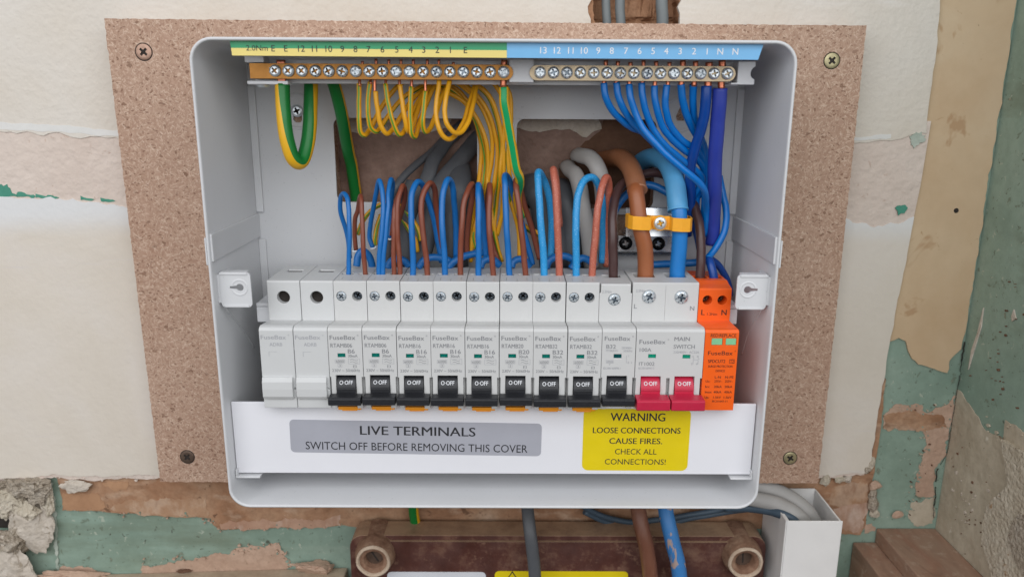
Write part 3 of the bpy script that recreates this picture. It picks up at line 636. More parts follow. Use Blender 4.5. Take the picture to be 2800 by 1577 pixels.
flakes('paint_flakes', [sq_(1400, 300), sq_(1350, 700), sq_(1250, 900), sq_(1420, 1050)], 60, M_['umber'], 10, 0.25, 1.2, 24, side=True)
# pale scrapes and the crack
for i, pts in enumerate(([(1218, 500), (1205, 610), (1165, 740), (1132, 850), (1150, 740), (1185, 640)], [(1390, 510), (1402, 560), (1380, 578), (1378, 545)])):
    mb = MB(); mb.plate(yz([sq_(*p) for p in pts]), [], XR-0.9, XR-0.1, plane='YZ'); struct(obj('paint_scrape', mb, M_['stone'], fix=True))
mb = MB()
cr_ = [ZQ(1130, 690, -0.6), ZQ(1112, 780, -0.6), ZQ(1090, 880, -0.6), ZQ(1075, 980, -0.6), ZQ(1050, 1080, -0.6), ZQ(1035, 1200, -0.6), ZR(1890, 130, -0.6), ZR(1800, 280, -1.4), ZR(1785, 500, -1.4), ZR(1775, 600, -1.4), ZR(1772, 745, -1.4)]
jp = []
for i in range(len(cr_)-1):
    for k in range(5):
        q = cr_[i].lerp(cr_[i+1], k/5); jp.append(Vector((min(q.x, 299)+0.9*mnoise.noise(Vector((q.z*0.35, 1.3, 0))), q.y-1.0, q.z)))
k_ = 0
while k_ < len(jp)-4:
    n_ = random.choice((3, 4, 6, 8)); mb.tube(jp[k_:k_+n_+1], random.uniform(0.18, 0.5), seg=5, per=1, flat=0.5); k_ += n_+random.choice((0, 0, 1))
struct(obj('wall_crack', mb, M_['recess_shade']))

# ---------------- timber step at the lower right
zt = -286; zl_ = -297
a = at_z(2000+1268/3.22, 1200+771/3.22, zt); c = at_z(2000+1082/3.22, 1200+921/3.22, zl_); YF = -205
mb = MB(); mb.box(a.x, XR-0.9, YF, -0.5, zl_+0.02, zt); mb.box(c.x, XR-0.9, YF, -0.5, zl_-75, zl_)
o = obj('timber_step', mb, M_['wood'], loc=(a.x, -20, zl_-75), bevel=1.0)
tag(o, 'dusty red-brown timber block jutting from the wall in the lower right corner', 'timber block')

# ---------------- broken masonry at the lower left
def fract_patch(name, ol, y_back, mat, seed, relief, step=3.0):
    """a rough, broken surface: a grid clipped to an outline and pushed out by noise"""
    xs = [p[0] for p in ol]; zs = [p[1] for p in ol]
    def inside(x, z):
        r_ = False
        for i in range(len(ol)):
            x1_, z1_ = ol[i]; x2_, z2_ = ol[i-1]
            if (z1_ > z) != (z2_ > z) and x < (x2_-x1_)*(z-z1_)/(z2_-z1_)+x1_: r_ = not r_
        return r_
    mb = MB(); nx = int((max(xs)-min(xs))/step)+2; nz = int((max(zs)-min(zs))/step)+2; id_ = {}
    for i in range(nx):
        for j in range(nz):
            x = min(xs)+i*step; z = min(zs)+j*step
            q = Vector((x*0.06+seed, z*0.06, seed)); w = mnoise.noise(q)+0.6*mnoise.noise(q*2.3)+0.5*mnoise.noise(q*5.1)+0.42*mnoise.noise(q*11)+0.3*mnoise.noise(q*22)
            cell = mnoise.cell(Vector((x*0.045+0.3*w, z*0.05, seed)))
            id_[i, j] = len(mb.v); mb.v.append(Vector((x+1.2*mnoise.noise(q*9), y_back-relief*(0.5+0.55*w+0.5*cell), z+1.2*mnoise.noise(q*8+Vector((3, 0, 0))))))
    for i in range(nx-1):
        for j in range(nz-1):
            if inside(min(xs)+(i+.5)*step, min(zs)+(j+.5)*step): mb.f.append([id_[i, j], id_[i+1, j], id_[i+1, j+1], id_[i, j+1]]); mb.m.append(0); mb.sm.append(False)
    return struct(obj(name, mb, mat))
p = [ZL(0, 270, 0), ZL(200, 260, 0), ZL(330, 270, 0), ZL(320, 350, 0), ZL(390, 430, 0), ZL(370, 500, 0), ZL(340, 640, 0), ZL(260, 720, 0), ZL(170, 780, 0), ZL(90, 790, 0), ZL(0, 790, 0), ZL(0, 600, 0), ZL(110, 600, 0), ZL(150, 560, 0), ZL(140, 500, 0), ZL(60, 480, 0), ZL(0, 490, 0)]
sheet('wall_gap_shade', [(-420, ZL(0, 460, 0).z), (ZL(170, 460, 0).x, ZL(0, 460, 0).z), (ZL(170, 620, 0).x, ZL(0, 620, 0).z), (-420, ZL(0, 620, 0).z)], [], -0.6, -0.2, M_['recess_shade'])  # flat dark sheet painting the shade of a gap in the rubble
fract_patch('broken_masonry', [(-560, p[0].z)]+xz(p), -0.5, M_['mortar'], 5.3, 9, 1.15)
sheet('paint_flake_line', rag(xz([ZL(318, 300, 0), ZL(370, 300, 0), ZL(395, 500, 0), ZL(412, 760, 0), ZL(420, 930, 0), ZL(405, 930, 0), ZL(390, 700, 0), ZL(362, 520, 0)]), 1.6, 1.3, 171, True, 0.25), [], -0.9, -0.2, M_['skim_teal'], bevel=0.2)
p = [ZL(80, 780, 0), ZL(180, 760, 0), ZL(185, 860, 0), ZL(190, 980, 0), ZL(60, 990, 0)]
sheet('wall_gap_shade', rag(xz(p), 1.5, 2, 161, True), [], -0.6, -0.2, M_['recess_shade'])  # another dark sheet, painted shade below the broken masonry

# loose chunks caught in the broken wall
def chunk(x, y, Y, r, mat, seed, label, sq=(1, .6, 1), rough=0.35):
    o = lump('plaster_chunk', tuple(ZL(x, y, Y)), r, M_[mat], seed, sq, 4, rough, 1.6); tag(o, label, 'rubble', 'loose plaster chunks in the wall'); return o
chunk(215, 650, -5, 11.5, 'stone', 1.7, 'largest pale plaster flake beside the teal wall at lower left', (1.25, .4, 1.55), 0.3)
chunk(70, 715, -6, 12, 'mortar', 2.9, 'rough sandy mortar lump under the pale flake at the left edge', (1.5, .7, .85), 0.6)
chunk(38, 890, -9, 16, 'stone', 4.1, 'flat greenish-grey plaster slab at the bottom left corner', (1.1, .35, 1.5), 0.25)
chunk(540, 325, -4, 7, 'stone', 6.3, 'small white stone lodged above the brown glue band', (1.3, .5, .7), 0.4)
chunk(45, 420, -5, 9, 'mortar_pale', 8.2, 'whitish crumbly mortar lump at the left edge below the plaster', (1.1, .6, 1.2), 0.6)
chunk(345, 440, -3, 7, 'mortar_pale', 9.6, 'narrow pale mortar flake standing next to the teal strip', (.6, .5, 2.0), 0.5)
chunk(205, 510, -5, 9, 'mortar_pale', 10.4, 'pinkish plaster lump above the largest pale flake', (1, .6, 1), 0.5)
chunk(320, 600, -4, 8, 'stone', 11.4, 'thin pale flake between the largest flake and the teal paint', (.8, .4, 1.5), 0.4)
chunk(150, 330, -5, 9, 'mortar', 12.4, 'crumbly mortar lump just under the torn plaster edge', (1.6, .6, .8), 0.6)
chunk(270, 350, -5, 8, 'mortar', 13.4, 'brownish mortar lump between the left rubble and the teal strip', (1, .6, 1.3), 0.6)
def crumb(x, y, r, mat, seed, label, sq=(1, .6, 1)):
    o = lump('plaster_crumb', tuple(ZR(x, y, -3)), r, M_[mat], seed, sq, 2, 0.45); tag(o, label, 'rubble', 'plaster crumbs under the right-hand plaster')
crumb(835, 360, 4.2, 'mortar_pale', 1.2, 'left whitish crumb hanging under the right-hand cream plaster', (1, .6, 1.2))
crumb(960, 350, 3.4, 'mortar_pale', 2.2, 'middle whitish crumb hanging under the right-hand cream plaster', (1.2, .6, .8))
crumb(1020, 352, 3.0, 'stone', 3.2, 'right whitish crumb hanging under the right-hand cream plaster')
crumb(1255, 410, 5.0, 'plaster_pink', 4.2, 'pinkish crumb at the top of the rubble seam beside the teal strip', (1, .6, .8))
crumb(1250, 480, 4.6, 'mortar', 5.2, 'grey crumb in the middle of the rubble seam beside the teal strip', (.8, .6, 1.3))
crumb(1255, 570, 5.2, 'mortar', 6.2, 'large grey crumb in the rubble seam beside the teal strip', (.8, .6, 1.3))
crumb(1260, 645, 3.6, 'mortar_pale', 7.2, 'lowest pale crumb of the rubble seam beside the teal strip')
crumb(1235, 205, 3.6, 'mortar_pale', 8.2, 'pale crumb on the torn right edge of the cream plaster', (.8, .6, 1.6))
crumb(1195, 270, 3.2, 'mortar', 9.2, 'dark crumb on the lower right corner of the cream plaster', (.8, .6, 1.2))
crumb(1465, 668, 3.4, 'plaster_pink', 10.2, 'pink flake stuck on the teal strip near its foot', (1.2, .3, 1))
# pale ledge running along the bottom left
e0, e1 = ZL(300, 958, -0.5), ZL(2440, 900, -0.5)
mb = MB(); mb.box(e0.x-4, e1.x+1, -30, -0.5, e0.z-40, 0); 
mb.v = [Vector((v.x, v.y, (e0.z+(e1.z-e0.z)*(v.x-e0.x)/(e1.x-e0.x)) if v.z > -1 else e0.z-45)) for v in mb.v]
tag(obj('timber_ledge', mb, M_['timber_edge'], loc=((e0.x+e1.x)/2, -15, e0.z-45), bevel=1.0), 'pale weathered timber ledge along the bottom left of the wall', 'ledge')
o = lump('plaster_crumb', tuple(ZL(2240, 905, -6)), 7, M_['plaster_pink'], 21.3, (2.0, .7, .7), 4, 0.6, 1.8); tag(o, 'pinkish mortar heap on the ledge beside the brown fuse box', 'rubble')
o = lump('plaster_crumb', tuple(ZL(540, 958, -5)), 9, M_['plaster_pink'], 23.3, (2.4, .6, .45), 4, 0.6, 2.2); tag(o, 'low heap of pink plaster dust on the left end of the ledge', 'rubble')
o = lump('plaster_crumb', tuple(ZL(1300, 925, -1.5)), 2.6, M_['umber'], 25.3, (2.0, .6, .6), 3, 0.7, 2); tag(o, 'dark brown crumb on the wall above the pale ledge', 'rubble')

# ================================================================== chipboard panel
HOLES = [rrect(-146, 131, -206, -128, 5), rrect(-101.9, -18.6, -57.3, -8.5, 4.5), rrect(4.5, 86.0, -60.5, -8.5, 4.5), rrect(40, 86.0, -84, -64, 4)]  # the first, lower opening is added to deepen the shade beside the modules
bc = [at(262*1.08696, 47*1.08696, -22), at(2180*1.08696, 65*1.08696, -22), at(2058*1.08696, 1215*1.08696, -22), at(403*1.08696, 1211*1.08696, -22)]
panel = thing('chipboard_panel', (-12, -4.3, -241), 'bare chipboard panel screwed to the wall behind the white enclosure', 'board')
mb = MB(); big = [rrect(-148, 133, -208, -126.5, 5), rrect(-103.5, -17, -58.6, -7.2, 4), rrect(3, 87.5, -62, -7.2, 4)]  # first cut follows the added lower opening of the back panel
mb.plate(rag(xz([bc[0], bc[3], bc[2], bc[1]]), 0.45, 1.6, 171, True, 0.5), big, -22, -5.8)
obj('board', mb, M_['chip'], panel, fix=True, bevel=0.35)
def pozi(mb, c, r, h, m=0, dome=0.25, slot=0.62, dark=None, rot=0.0):
    """countersunk / pan head seen from the front, with a real cross recess: c is the centre of the head's base, it points to -Y"""
    n = 28; prof = [(r*0.97, 0), (r, h*0.35), (r*0.93, h*0.8), (r*0.75, h), (r*slot, h*(1+dome))]
    cx, cy, cz = c
    # cross outline
    w = r*0.15; l = r*slot*0.88; k = r*0.24
    cross = [(w, l), (w, k), (k, w), (l, w), (l, -w), (k, -w), (w, -k), (w, -l), (-w, -l), (-w, -k), (-k, -w), (-l, -w), (-l, w), (-k, w), (-w, k), (-w, l)]
    cross = [(a*math.cos(rot)-b*math.sin(rot), a*math.sin(rot)+b*math.cos(rot)) for a, b in cross]
    rings = [[(cx+q*math.cos(2*math.pi*i/n), cy-hh, cz+q*math.sin(2*math.pi*i/n)) for i in range(n)] for q, hh in prof]
    vs = [p for R in rings for p in R]
    mb.add(vs, [(a*n+i, a*n+(i+1) % n, (a+1)*n+(i+1) % n, (a+1)*n+i) for a in range(len(prof)-1) for i in range(n)], m, True)
    top = h*(1+dome)
    mb.plate_hole = None
    loops = [[Vector((p[0]-cx, p[2]-cz, 0)) for p in rings[-1]], [Vector((a, b, 0)) for a, b in cross]]
    tr = tessellate_polygon(loops); fl = loops[0]+loops[1]
    mb.add([(cx+p.x, cy-top, cz+p.y) for p in fl], tr, m)
    dep = h*0.35-r*0.25
    fr = [(cx+a, cy-top, cz+b) for a, b in cross]; bk = [(cx+a*0.7, cy-dep, cz+b*0.7) for a, b in cross]; q = len(cross)
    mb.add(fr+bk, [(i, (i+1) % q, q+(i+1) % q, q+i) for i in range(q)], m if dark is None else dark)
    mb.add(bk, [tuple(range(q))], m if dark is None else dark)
for (x, y, mt, r_, lab) in ((361, 131, 'rose_zinc', 4.6, None), (2093, 153, 'passivated', 4.4, None), (471, 1149, 'rusty', 4.4, None), (1988, 1152, 'passivated', 4.3, None)):
    p = D(x, y, -22.3); mb = MB(); pozi(mb, (p.x, -21.95, p.z), r_, 0.45, 0, 0.2, 0.62, 1, random.uniform(0, 1.5)); mb.cyl((p.x, -21.7, p.z), (0, -1, 0), r_*1.14, r_*1.1, 0.36, 24, 1)  # dark disc paints a shaded countersink ring round the head
    obj('screw', mb, [M_[mt], M_['recess_shade']], panel, fix=True)

# ================================================================== the metal enclosure
X0, X1, Z0, Z1_ = -151.4, 136.9, -214.9, 29.75
enc = thing('metal_enclosure', (-7, -22, Z0), 'open white metal consumer unit enclosure fixed to the chipboard panel', 'enclosure')
mb = MB(); T = 1.7; n = 8
loops = []
for off, y, r_ in ((0, -22.2, 11), (0, -98.9, 11), (0.25, -99.7, 10.8), (T/2, -100.1, 10.4), (T-0.25, -99.7, 10), (T, -98.9, 9.5), (T, -23, 9.5)):
    loops.append([(p[0], y, p[1]) for p in rrect(X0+off, X1-off, Z0+off, Z1_-off, r_, n)])
L = len(loops[0]); vs = [p for R in loops for p in R]
mb.add(vs, [(a*L+i, a*L+(i+1) % L, (a+1)*L+(i+1) % L, (a+1)*L+i) for a in range(len(loops)-1) for i in range(L)], 0, True)
obj('shell', mb, M_['enclosure'], enc, fix=True)
mb = MB()
key1 = [(-122.4+1.7*math.cos(a), -4.6+1.7*math.sin(a)) for a in [math.radians(q) for q in range(-40, 221, 20)]]
lslot = [(-124.6, -2.5), (-120.2, -2.5), (-119.9, -9.8), (-121, -11.2), (-123.6, -11.2), (-124.9, -9.8)]
rslot = [(99.0, -1.0), (101.6, -1.0), (101.6, -9.0), (97.4, -9.0), (96.8, -6.5)]
mb.plate(rrect(X0+0.4, X1-0.4, Z0+0.4, Z1_-0.4, 10), [h for h in HOLES]+[lslot, rslot], -24, -22.4)
obj('back_panel', mb, M_['enclosure'], enc, fix=True, bevel=0.25)
# dished rings round the fixing slots
for cx, cz in ((-122.4, -5.0), (99.6, -5.2)):
    mb = MB(); n = 40
    rr_ = [(10.5, -24.05), (10.0, -24.5), (9.2, -24.5), (8.6, -24.05)]
    vs = [(cx+q*math.cos(2*math.pi*i/n), y, cz+q*math.sin(2*math.pi*i/n)) for q, y in rr_ for i in range(n)]
    mb.add(vs, [(a*n+i, a*n+(i+1) % n, (a+1)*n+(i+1) % n, (a+1)*n+i) for a in range(3) for i in range(n)], 0, True)
    obj('fixing_boss', mb, M_['enclosure'], enc)
p = Vector((-122.4, -24, -4.7)); mb = MB(); pozi(mb, (p.x, -23.9, p.z), 3.6, 1.2, 0, 0.25, 0.62, 1, 0.4); obj('mounting_screw', mb, [M_['zinc'], M_['recess_shade']], enc, fix=True)
# the lap joint of the two half shells on both side walls, and the corner flanges
for sgn, xw in ((1, X0+T), (-1, X1-T)):
    mb = MB(); t = 1.1*sgn
    mb.prism_x([(-98.6, -64.2), (-24, -64.2), (-24, -78.4), (-98.6, -78.4)], xw-0.2*sgn, xw+t)
    obj('side_band', mb, M_['enclosure'], enc, bevel=0.5, fix=True)
    mb = MB(); mb.box(xw+0.0, xw+4.2*sgn, -26.0, -24.1, -79.5-75, -79.5); mb.box(xw, xw+4.2*sgn, -26.0, -24.1, -63.2, 9)
    obj('corner_flange', mb, M_['enclosure'], enc, bevel=0.4)
    mb = MB(); xo = X0 if sgn > 0 else X1
    mb.box(xo-0.9*sgn, xo-0.05*sgn, -99.4, -70, -66, -80); obj('lap_notch', mb, M_['enclosure'], enc, bevel=0.35)
# the triangular press line on the lower left inner wall
mb = MB(); mb.tube([(X0+T+0.1, -86, -106), (X0+T+0.1, -60, -128), (X0+T+0.1, -48, -140)], 0.55, seg=8); obj('press_rib', mb, M_['enclosure'], enc)
mb = MB(); mb.tube([(X1-T+0.1, -84, -106), (X1-T+0.1, -66, -125), (X1-T+0.1, -58, -140)], 0.4, seg=8); obj('press_rib', mb, M_['enclosure'], enc)
# folded tabs with keyholes
def keyhole(cx, cz, sg):
    P = [(cx+1.9*math.cos(a), cz+1.9*math.sin(a)) for a in [math.radians(q) for q in range(-150, 151, 20)]]
    P = [((cx+(x-cx)*sg), z) for x, z in P]
    return P+[(cx-5.2*sg, cz+0.55), (cx-5.2*sg, cz-0.55)]
for sg, xw in ((1, X0+T), (-1, X1-T)):
    mb = MB(); ya = -93.0
    xa, xb = xw+1.4*sg, xw+17.2*sg
    mb.plate(rrect(min(xa, xb), max(xa, xb), -103.2, -84.6, 2.2), [keyhole(xw+11.5*sg, -92.6, sg)], ya-1.2, ya)
    o = obj('cover_tab', mb, M_['enclosure'], enc, bevel=0.35, fix=True)
    mb = MB(); mb.box(xa, xb-2.5*sg, ya+0.02, ya+5, -84.7, -85.9); mb.box(xa, xb-3*sg, ya+0.02, ya+5, -101.9, -103.1); mb.box(xw-0.2*sg, xa-0.02*sg, ya-1.0, ya+16, -86, -101)
    obj('tab_fold', mb, M_['enclosure'], o, bevel=0.3)
    mb = MB(); n = 36; cxk, czk = xw+11.3*sg, -92.6; rr_ = [(4.6, ya-1.18), (4.2, ya-1.45), (3.7, ya-1.45), (3.3, ya-1.18)]
    vs = [(cxk+q*math.cos(2*math.pi*i/n), y, czk+q*math.sin(2*math.pi*i/n)) for q, y in rr_ for i in range(n)]
    mb.add(vs, [(a*n+i, a*n+(i+1) % n, (a+1)*n+(i+1) % n, (a+1)*n+i) for a in range(3) for i in range(n) if not (-2.2 < (vs[i][0]-cxk)*-sg and abs(vs[i][2]-czk) < 1.0 and (vs[i][0]-cxk)*sg < 0)], 0, True)
    obj('pressed_ring', mb, M_['enclosure'], o)
    mb = MB(); mb.box(xa, xb-1.5*sg, ya-1.75, ya-1.22, -84.7, -86.0); mb.box(xa+1.5*sg, xb-1.5*sg, ya-1.75, ya-1.22, -101.9, -103.1); obj('rolled_edge', mb, M_['enclosure'], o, bevel=0.25)

# DIN rail the modules sit on
rail = thing('din_rail', (-7, -38, -142), 'zinc plated mounting rail running behind the row of breakers', 'rail')
mb = MB(); mb.box(-136.5, 124, -37.4, -36.2, -152.5, -117.5); obj('web', mb, M_['steel'], rail, bevel=0.2)
mb = MB(); mb.box(-136.5, 124, -36.1, -30, -122, -148); obj('spacer', mb, M_['steel'], rail)
for z in (-118.1, -151.9):
    mb = MB(); mb.box(-136.5, 124, -43.5, -37.5, z-.6, z+.6); obj('lip', mb, M_['steel'], rail)
for x in (-134, 122.2):
    mb = MB(); mb.box(x-3.5, x+3.5, -74, -37.6, -108.2, -106.2); mb.box(x-3.5, x+3.5, -74, -72.5, -117, -108.4); obj('end_stop', mb, M_['holder'], rail, bevel=0.4)
    mb = MB(); mb.cyl((x+1.5*(1 if x < 0 else -1), -70, -114.8), (0, -1, 0), 3.6, 3.4, 2.8, 18); obj('stop_screw', mb, M_['window_dark'] if x < 0 else M_['zinc'], rail)

# ================================================================== cover plate under the modules
cov = thing('terminal_cover', (-8, -91, -199), 'white cover plate with silver and yellow warning labels under the breakers', 'cover')
mb = MB(); mb.box(-149.3, 134.6, -91, -89.6, -156.9, -198.6)
obj('plate', mb, M_['cover'], cov, bevel=0.35)
mb = MB(); mb.box(-149.3, 134.6, -89.5, -66, -197.2, -198.6); obj('return_fold', mb, M_['cover'], cov, bevel=0.3)
for xa, xb in ((-149.3, -136), (123, 137.0-1.9)):
    mb = MB(); mb.box(xa, xb, -93.4, -84, -199.6, -200.6); mb.box(xa if xa < 0 else xb-1, xa+1 if xa < 0 else xb, -93.4, -84, -200, -195.5)
    obj('support_lip', mb, M_['enclosure'], cov, bevel=0.3)
def C_(x, y): return at(600+x/1.6947, 1080+y/1.6947, -91.3)
def quad_label(name, tl, tr, br, bl, r, mat, parent):
    w = ((tr-tl).length+(br-bl).length)/2; h = ((tl-bl).length+(tr-br).length)/2
    c = (tl+tr+br+bl)/4; a = math.atan2(((tr-tl)+(br-bl)).z, ((tr-tl)+(br-bl)).x)
    P = [(c.x+x*math.cos(a)-z*math.sin(a), c.z+x*math.sin(a)+z*math.cos(a)) for x, z in rrect(-w/2, w/2, -h/2, h/2, r)]
    mb = MB(); mb.plate(P, [], -91.18, -91.02); o = obj(name, mb, mat, parent, fix=True)
    return o, c, a, w, h
lg, c, a, w, h = quad_label('silver_label', C_(325, 113), C_(1493, 131), C_(1491, 283), C_(329, 263), 2.4, M_['lab_grey'], cov)
mb = MB()
def lt(s, px0, px1, py, hh, bold, c_=c):
    q0, q1 = C_(px0, py), C_(px1, py); text(mb, s, (q0.x+q1.x)/2, (q0.z+q1.z)/2, -91.25, hh, q1.x-q0.x, bold, rot=a)
lt('LIVE TERMINALS', 652, 1186, 166, 5.2, 0.022); lt('SWITCH OFF BEFORE REMOVING THIS COVER', 400, 1428, 240, 4.6, 0.0)
obj('lettering', mb, M_['ink_dark'], lg)
ly, c, a2, w, h = quad_label('yellow_label', C_(1690, 62), C_(2189, 66), C_(2166, 350), C_(1678, 348), 3.4, M_['lab_yellow'], cov)
mb = MB(); a = -0.004
lt('WARNING', 1813, 2066, 101, 4.7, 0.022); lt('LOOSE CONNECTIONS', 1731, 2137, 163, 3.4, 0.02); lt('CAUSE FIRES.', 1807, 2052, 212, 3.4, 0.02); lt('CHECK ALL', 1833, 2026, 261, 3.3, 0); lt('CONNECTIONS!', 1786, 2068, 308, 3.3, 0)
obj('lettering', mb, M_['ink_dark'], ly)

# ================================================================== terminal label strip
YL = -97
lab = thing('terminal_label_strip', (-5, YL, 21), 'green, yellow and blue numbered strip along the top of the enclosure', 'label strip')
A = [D(577, 97, YL), D(1275, 102, YL), D(1923, 106, YL), D(1907, 151, YL), D(1275, 146, YL), D(584, 140, YL)]
def band(name, P, mat, y0=YL, y1=YL+0.8):
    mb = MB(); mb.plate(xz(P), [], y0, y1); return obj(name, mb, mat, lab, fix=True)
g0, g1 = D(581, 121, YL), D(1275, 127, YL)
g = band('green_band', [A[0], A[1], g1, g0], M_['lab_green'])
y_ = band('yellow_band', [g0+Vector((0, 0, -.02)), g1+Vector((0, 0, -.02)), A[4], A[5]], M_['lab_yel2'])
b_ = band('blue_band', [A[1]+Vector((.05, 0, 0)), A[2], A[3], A[4]+Vector((.05, 0, 0))], M_['lab_blue'])
mb = MB(); mb.plate([(A[0].x-4, A[0].z-0.2), (A[0].x-4, A[0].z-0.9), (A[0].x+0.4, A[0].z-1.4), (A[5].x+1, A[5].z+0.5), (A[3].x-1, A[3].z+0.5), (A[2].x-0.5, A[2].z-0.3)], [], YL+0.9, YL+2); obj('backing_strip', mb, M_['cover'], lab, fix=True)
mb = MB()
def st(s, x, y, hh, w=None, bold=0.0):
    p = D(x, y, YL-0.12); text(mb, s, p.x, p.z, YL-0.12, hh, w, bold, rot=-0.006)
st('2.0Nm', 646, 121, 2.5, 10.2)
for s_, x in zip('E E 12 11 10 9 8 7 6 5 4 3 2 1 E'.split(), (687, 719, 758, 791, 827, 861, 894, 927, 962, 998, 1033, 1066, 1100, 1133, 1171)): st(s_, x, 122+(x-687)*.009, 2.9)
obj('lettering', mb, M_['ink_dark'], g)
mb = MB()
for s_, x in zip('13 12 11 10 9 8 7 6 5 4 3 2 1 N N'.split(), (1367, 1402, 1436, 1470, 1505, 1539, 1575, 1609, 1643, 1676, 1711, 1746, 1779, 1812, 1850)): st(s_, x, 127+(x-1367)*.006, 3.0, None, 0.012)
obj('lettering', mb, M_['ink_white'], b_)

# ================================================================== terminal bars in their white carrier
YB = -76.0
car = thing('bar_carrier', (-4, -62, 9), 'white plastic carrier holding the two brass terminal bars', 'carrier')
mb = MB(); q0, q1 = D(622, 150, -70), D(1902, 213, -70)
mb.box(q0.x+2, q1.x-8, -66, -62, 9.6, 21.5); obj('back_strip', mb, M_['holder'], car, bevel=0.4)
mb = MB(); mb.box(-133.2, -123.5, YB, -66.1, 19.4, 22.6); mb.box(-133.2, -112.5, YB+1.5, -66.1, 8.8, 10.6); obj('end_block', mb, M_['holder'], car, bevel=0.4)
e = [D(1868, 155, YB), D(1902, 158, YB), D(1902, 176, YB), D(1890, 180, YB), D(1888, 188, YB), D(1896, 197, YB), D(1898, 215, YB), D(1842, 213, YB)]
hx0 = D(1838, 185, YB).x; zt_ = e[0].z; zb_ = e[-1].z; hx1 = e[1].x
nt_ = [(hx1-2.2*math.cos(math.radians(w)), (zt_+zb_)/2+2.9*math.sin(math.radians(w))) for w in range(-90, 91, 18)]
mb = MB(); mb.plate([(hx0+3.6, zt_), (hx1, zt_)]+nt_[::-1]+[(hx1, zb_), (hx0+0.5, zb_), (hx0+0.5, 11.0), (hx0+3.6, 11.0)], [], YB, YB+9.8); obj('end_block', mb, M_['holder'], car, fix=True, bevel=0.5)
mx0, mx1 = D(1281, 185, YB).x, D(1343, 185, YB).x
mb = MB(); mb.plate([(mx0, zt_+.5), (mx1, zt_+.5), (mx1, zb_+.4), (mx0, zb_+.4)], [], YB+0.9, YB+9.8); obj('centre_block', mb, M_['holder'], car, fix=True, bevel=0.5)
p = D(662, 203, -70); mb = MB(); mb.cyl((p.x, -70, 8.7), (0, 0, -1), 3.6, 2.6, 1.3, 18); obj('fixing_screw', mb, M_['zinc'], car)
scr_mesh = {}
def bar_screw(parent, x, z, y, r, rot, mats, name='terminal_screw'):
    key = (r, mats)
    if key not in scr_mesh:
        mb = MB(); pozi(mb, (0, 0, 0), r, 1.5, 0, 0.18, 0.66, 1, 0)
        for k in range(8):                                       # radial ticks pressed into the rim
            w = math.radians(22.5+45*k); cx, cz = math.cos(w), math.sin(w)
            t = (-cz*0.22, cx*0.22)
            mb.add([(cx*r*.66+t[0], -1.80, cz*r*.66+t[1]), (cx*r*.95+t[0], -1.42, cz*r*.95+t[1]), (cx*r*.95-t[0], -1.42, cz*r*.95-t[1]), (cx*r*.66-t[0], -1.80, cz*r*.66-t[1])], [(0, 1, 2, 3)], 1)
        me = mesh_from(mb, (0, 0, 0), name)
        for m in mats: me.materials.append(M_[m])
        scr_mesh[key] = me
    o = bpy.data.objects.new(name, scr_mesh[key]); COL.objects.link(o); o.parent = parent; pl = WL[parent.name]
    o.location = ((x-pl[0])*S, (y-pl[1])*S, (z-pl[2])*S); o.rotation_euler = (random.uniform(-.07, .07), rot, random.uniform(-.07, .07)); return o
def bar(name, lab_, x0, x1, zc, mat, xs, square_left):
    t = thing(name, ((x0+x1)/2, YB, zc-4), lab_, 'terminal bar')
    r_ = 3.75; P = [(x1-r_+r_*math.sin(math.radians(w)), zc+r_*math.cos(math.radians(w))) for w in range(0, 181, 12)]
    P += [(x0, zc-r_), (x0, zc+r_)] if square_left else [(x0+r_-r_*math.sin(math.radians(w)), zc-r_*math.cos(math.radians(w))) for w in range(0, 181, 12)]
    mb = MB(); mb.plate(P, [], YB, YB+9.6); obj('bar', mb, mat, t, fix=True, bevel=0.3)
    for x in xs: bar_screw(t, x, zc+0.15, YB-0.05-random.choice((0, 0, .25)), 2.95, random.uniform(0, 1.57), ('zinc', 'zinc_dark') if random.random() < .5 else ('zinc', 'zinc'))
    return t
BX = [D(691+(1267-691)/17*i, 179, YB-1).x for i in range(18)]; NX = [D(1359+(1831-1359)/14*i, 185, YB-1).x for i in range(15)]
zb = D(1000, 181, YB).z; zn = D(1600, 185, YB).z
bar('earth_terminal_bar', 'golden brass terminal bar with eighteen screws under the green and yellow strip', D(628, 180, YB).x, D(1291, 180, YB).x, zb, M_['brass'], BX, True)
bar('neutral_terminal_bar', 'pale brass terminal bar with fifteen screws under the blue strip', D(1332, 185, YB).x, D(1851, 185, YB).x, zn, M_['nickel'], NX, False)

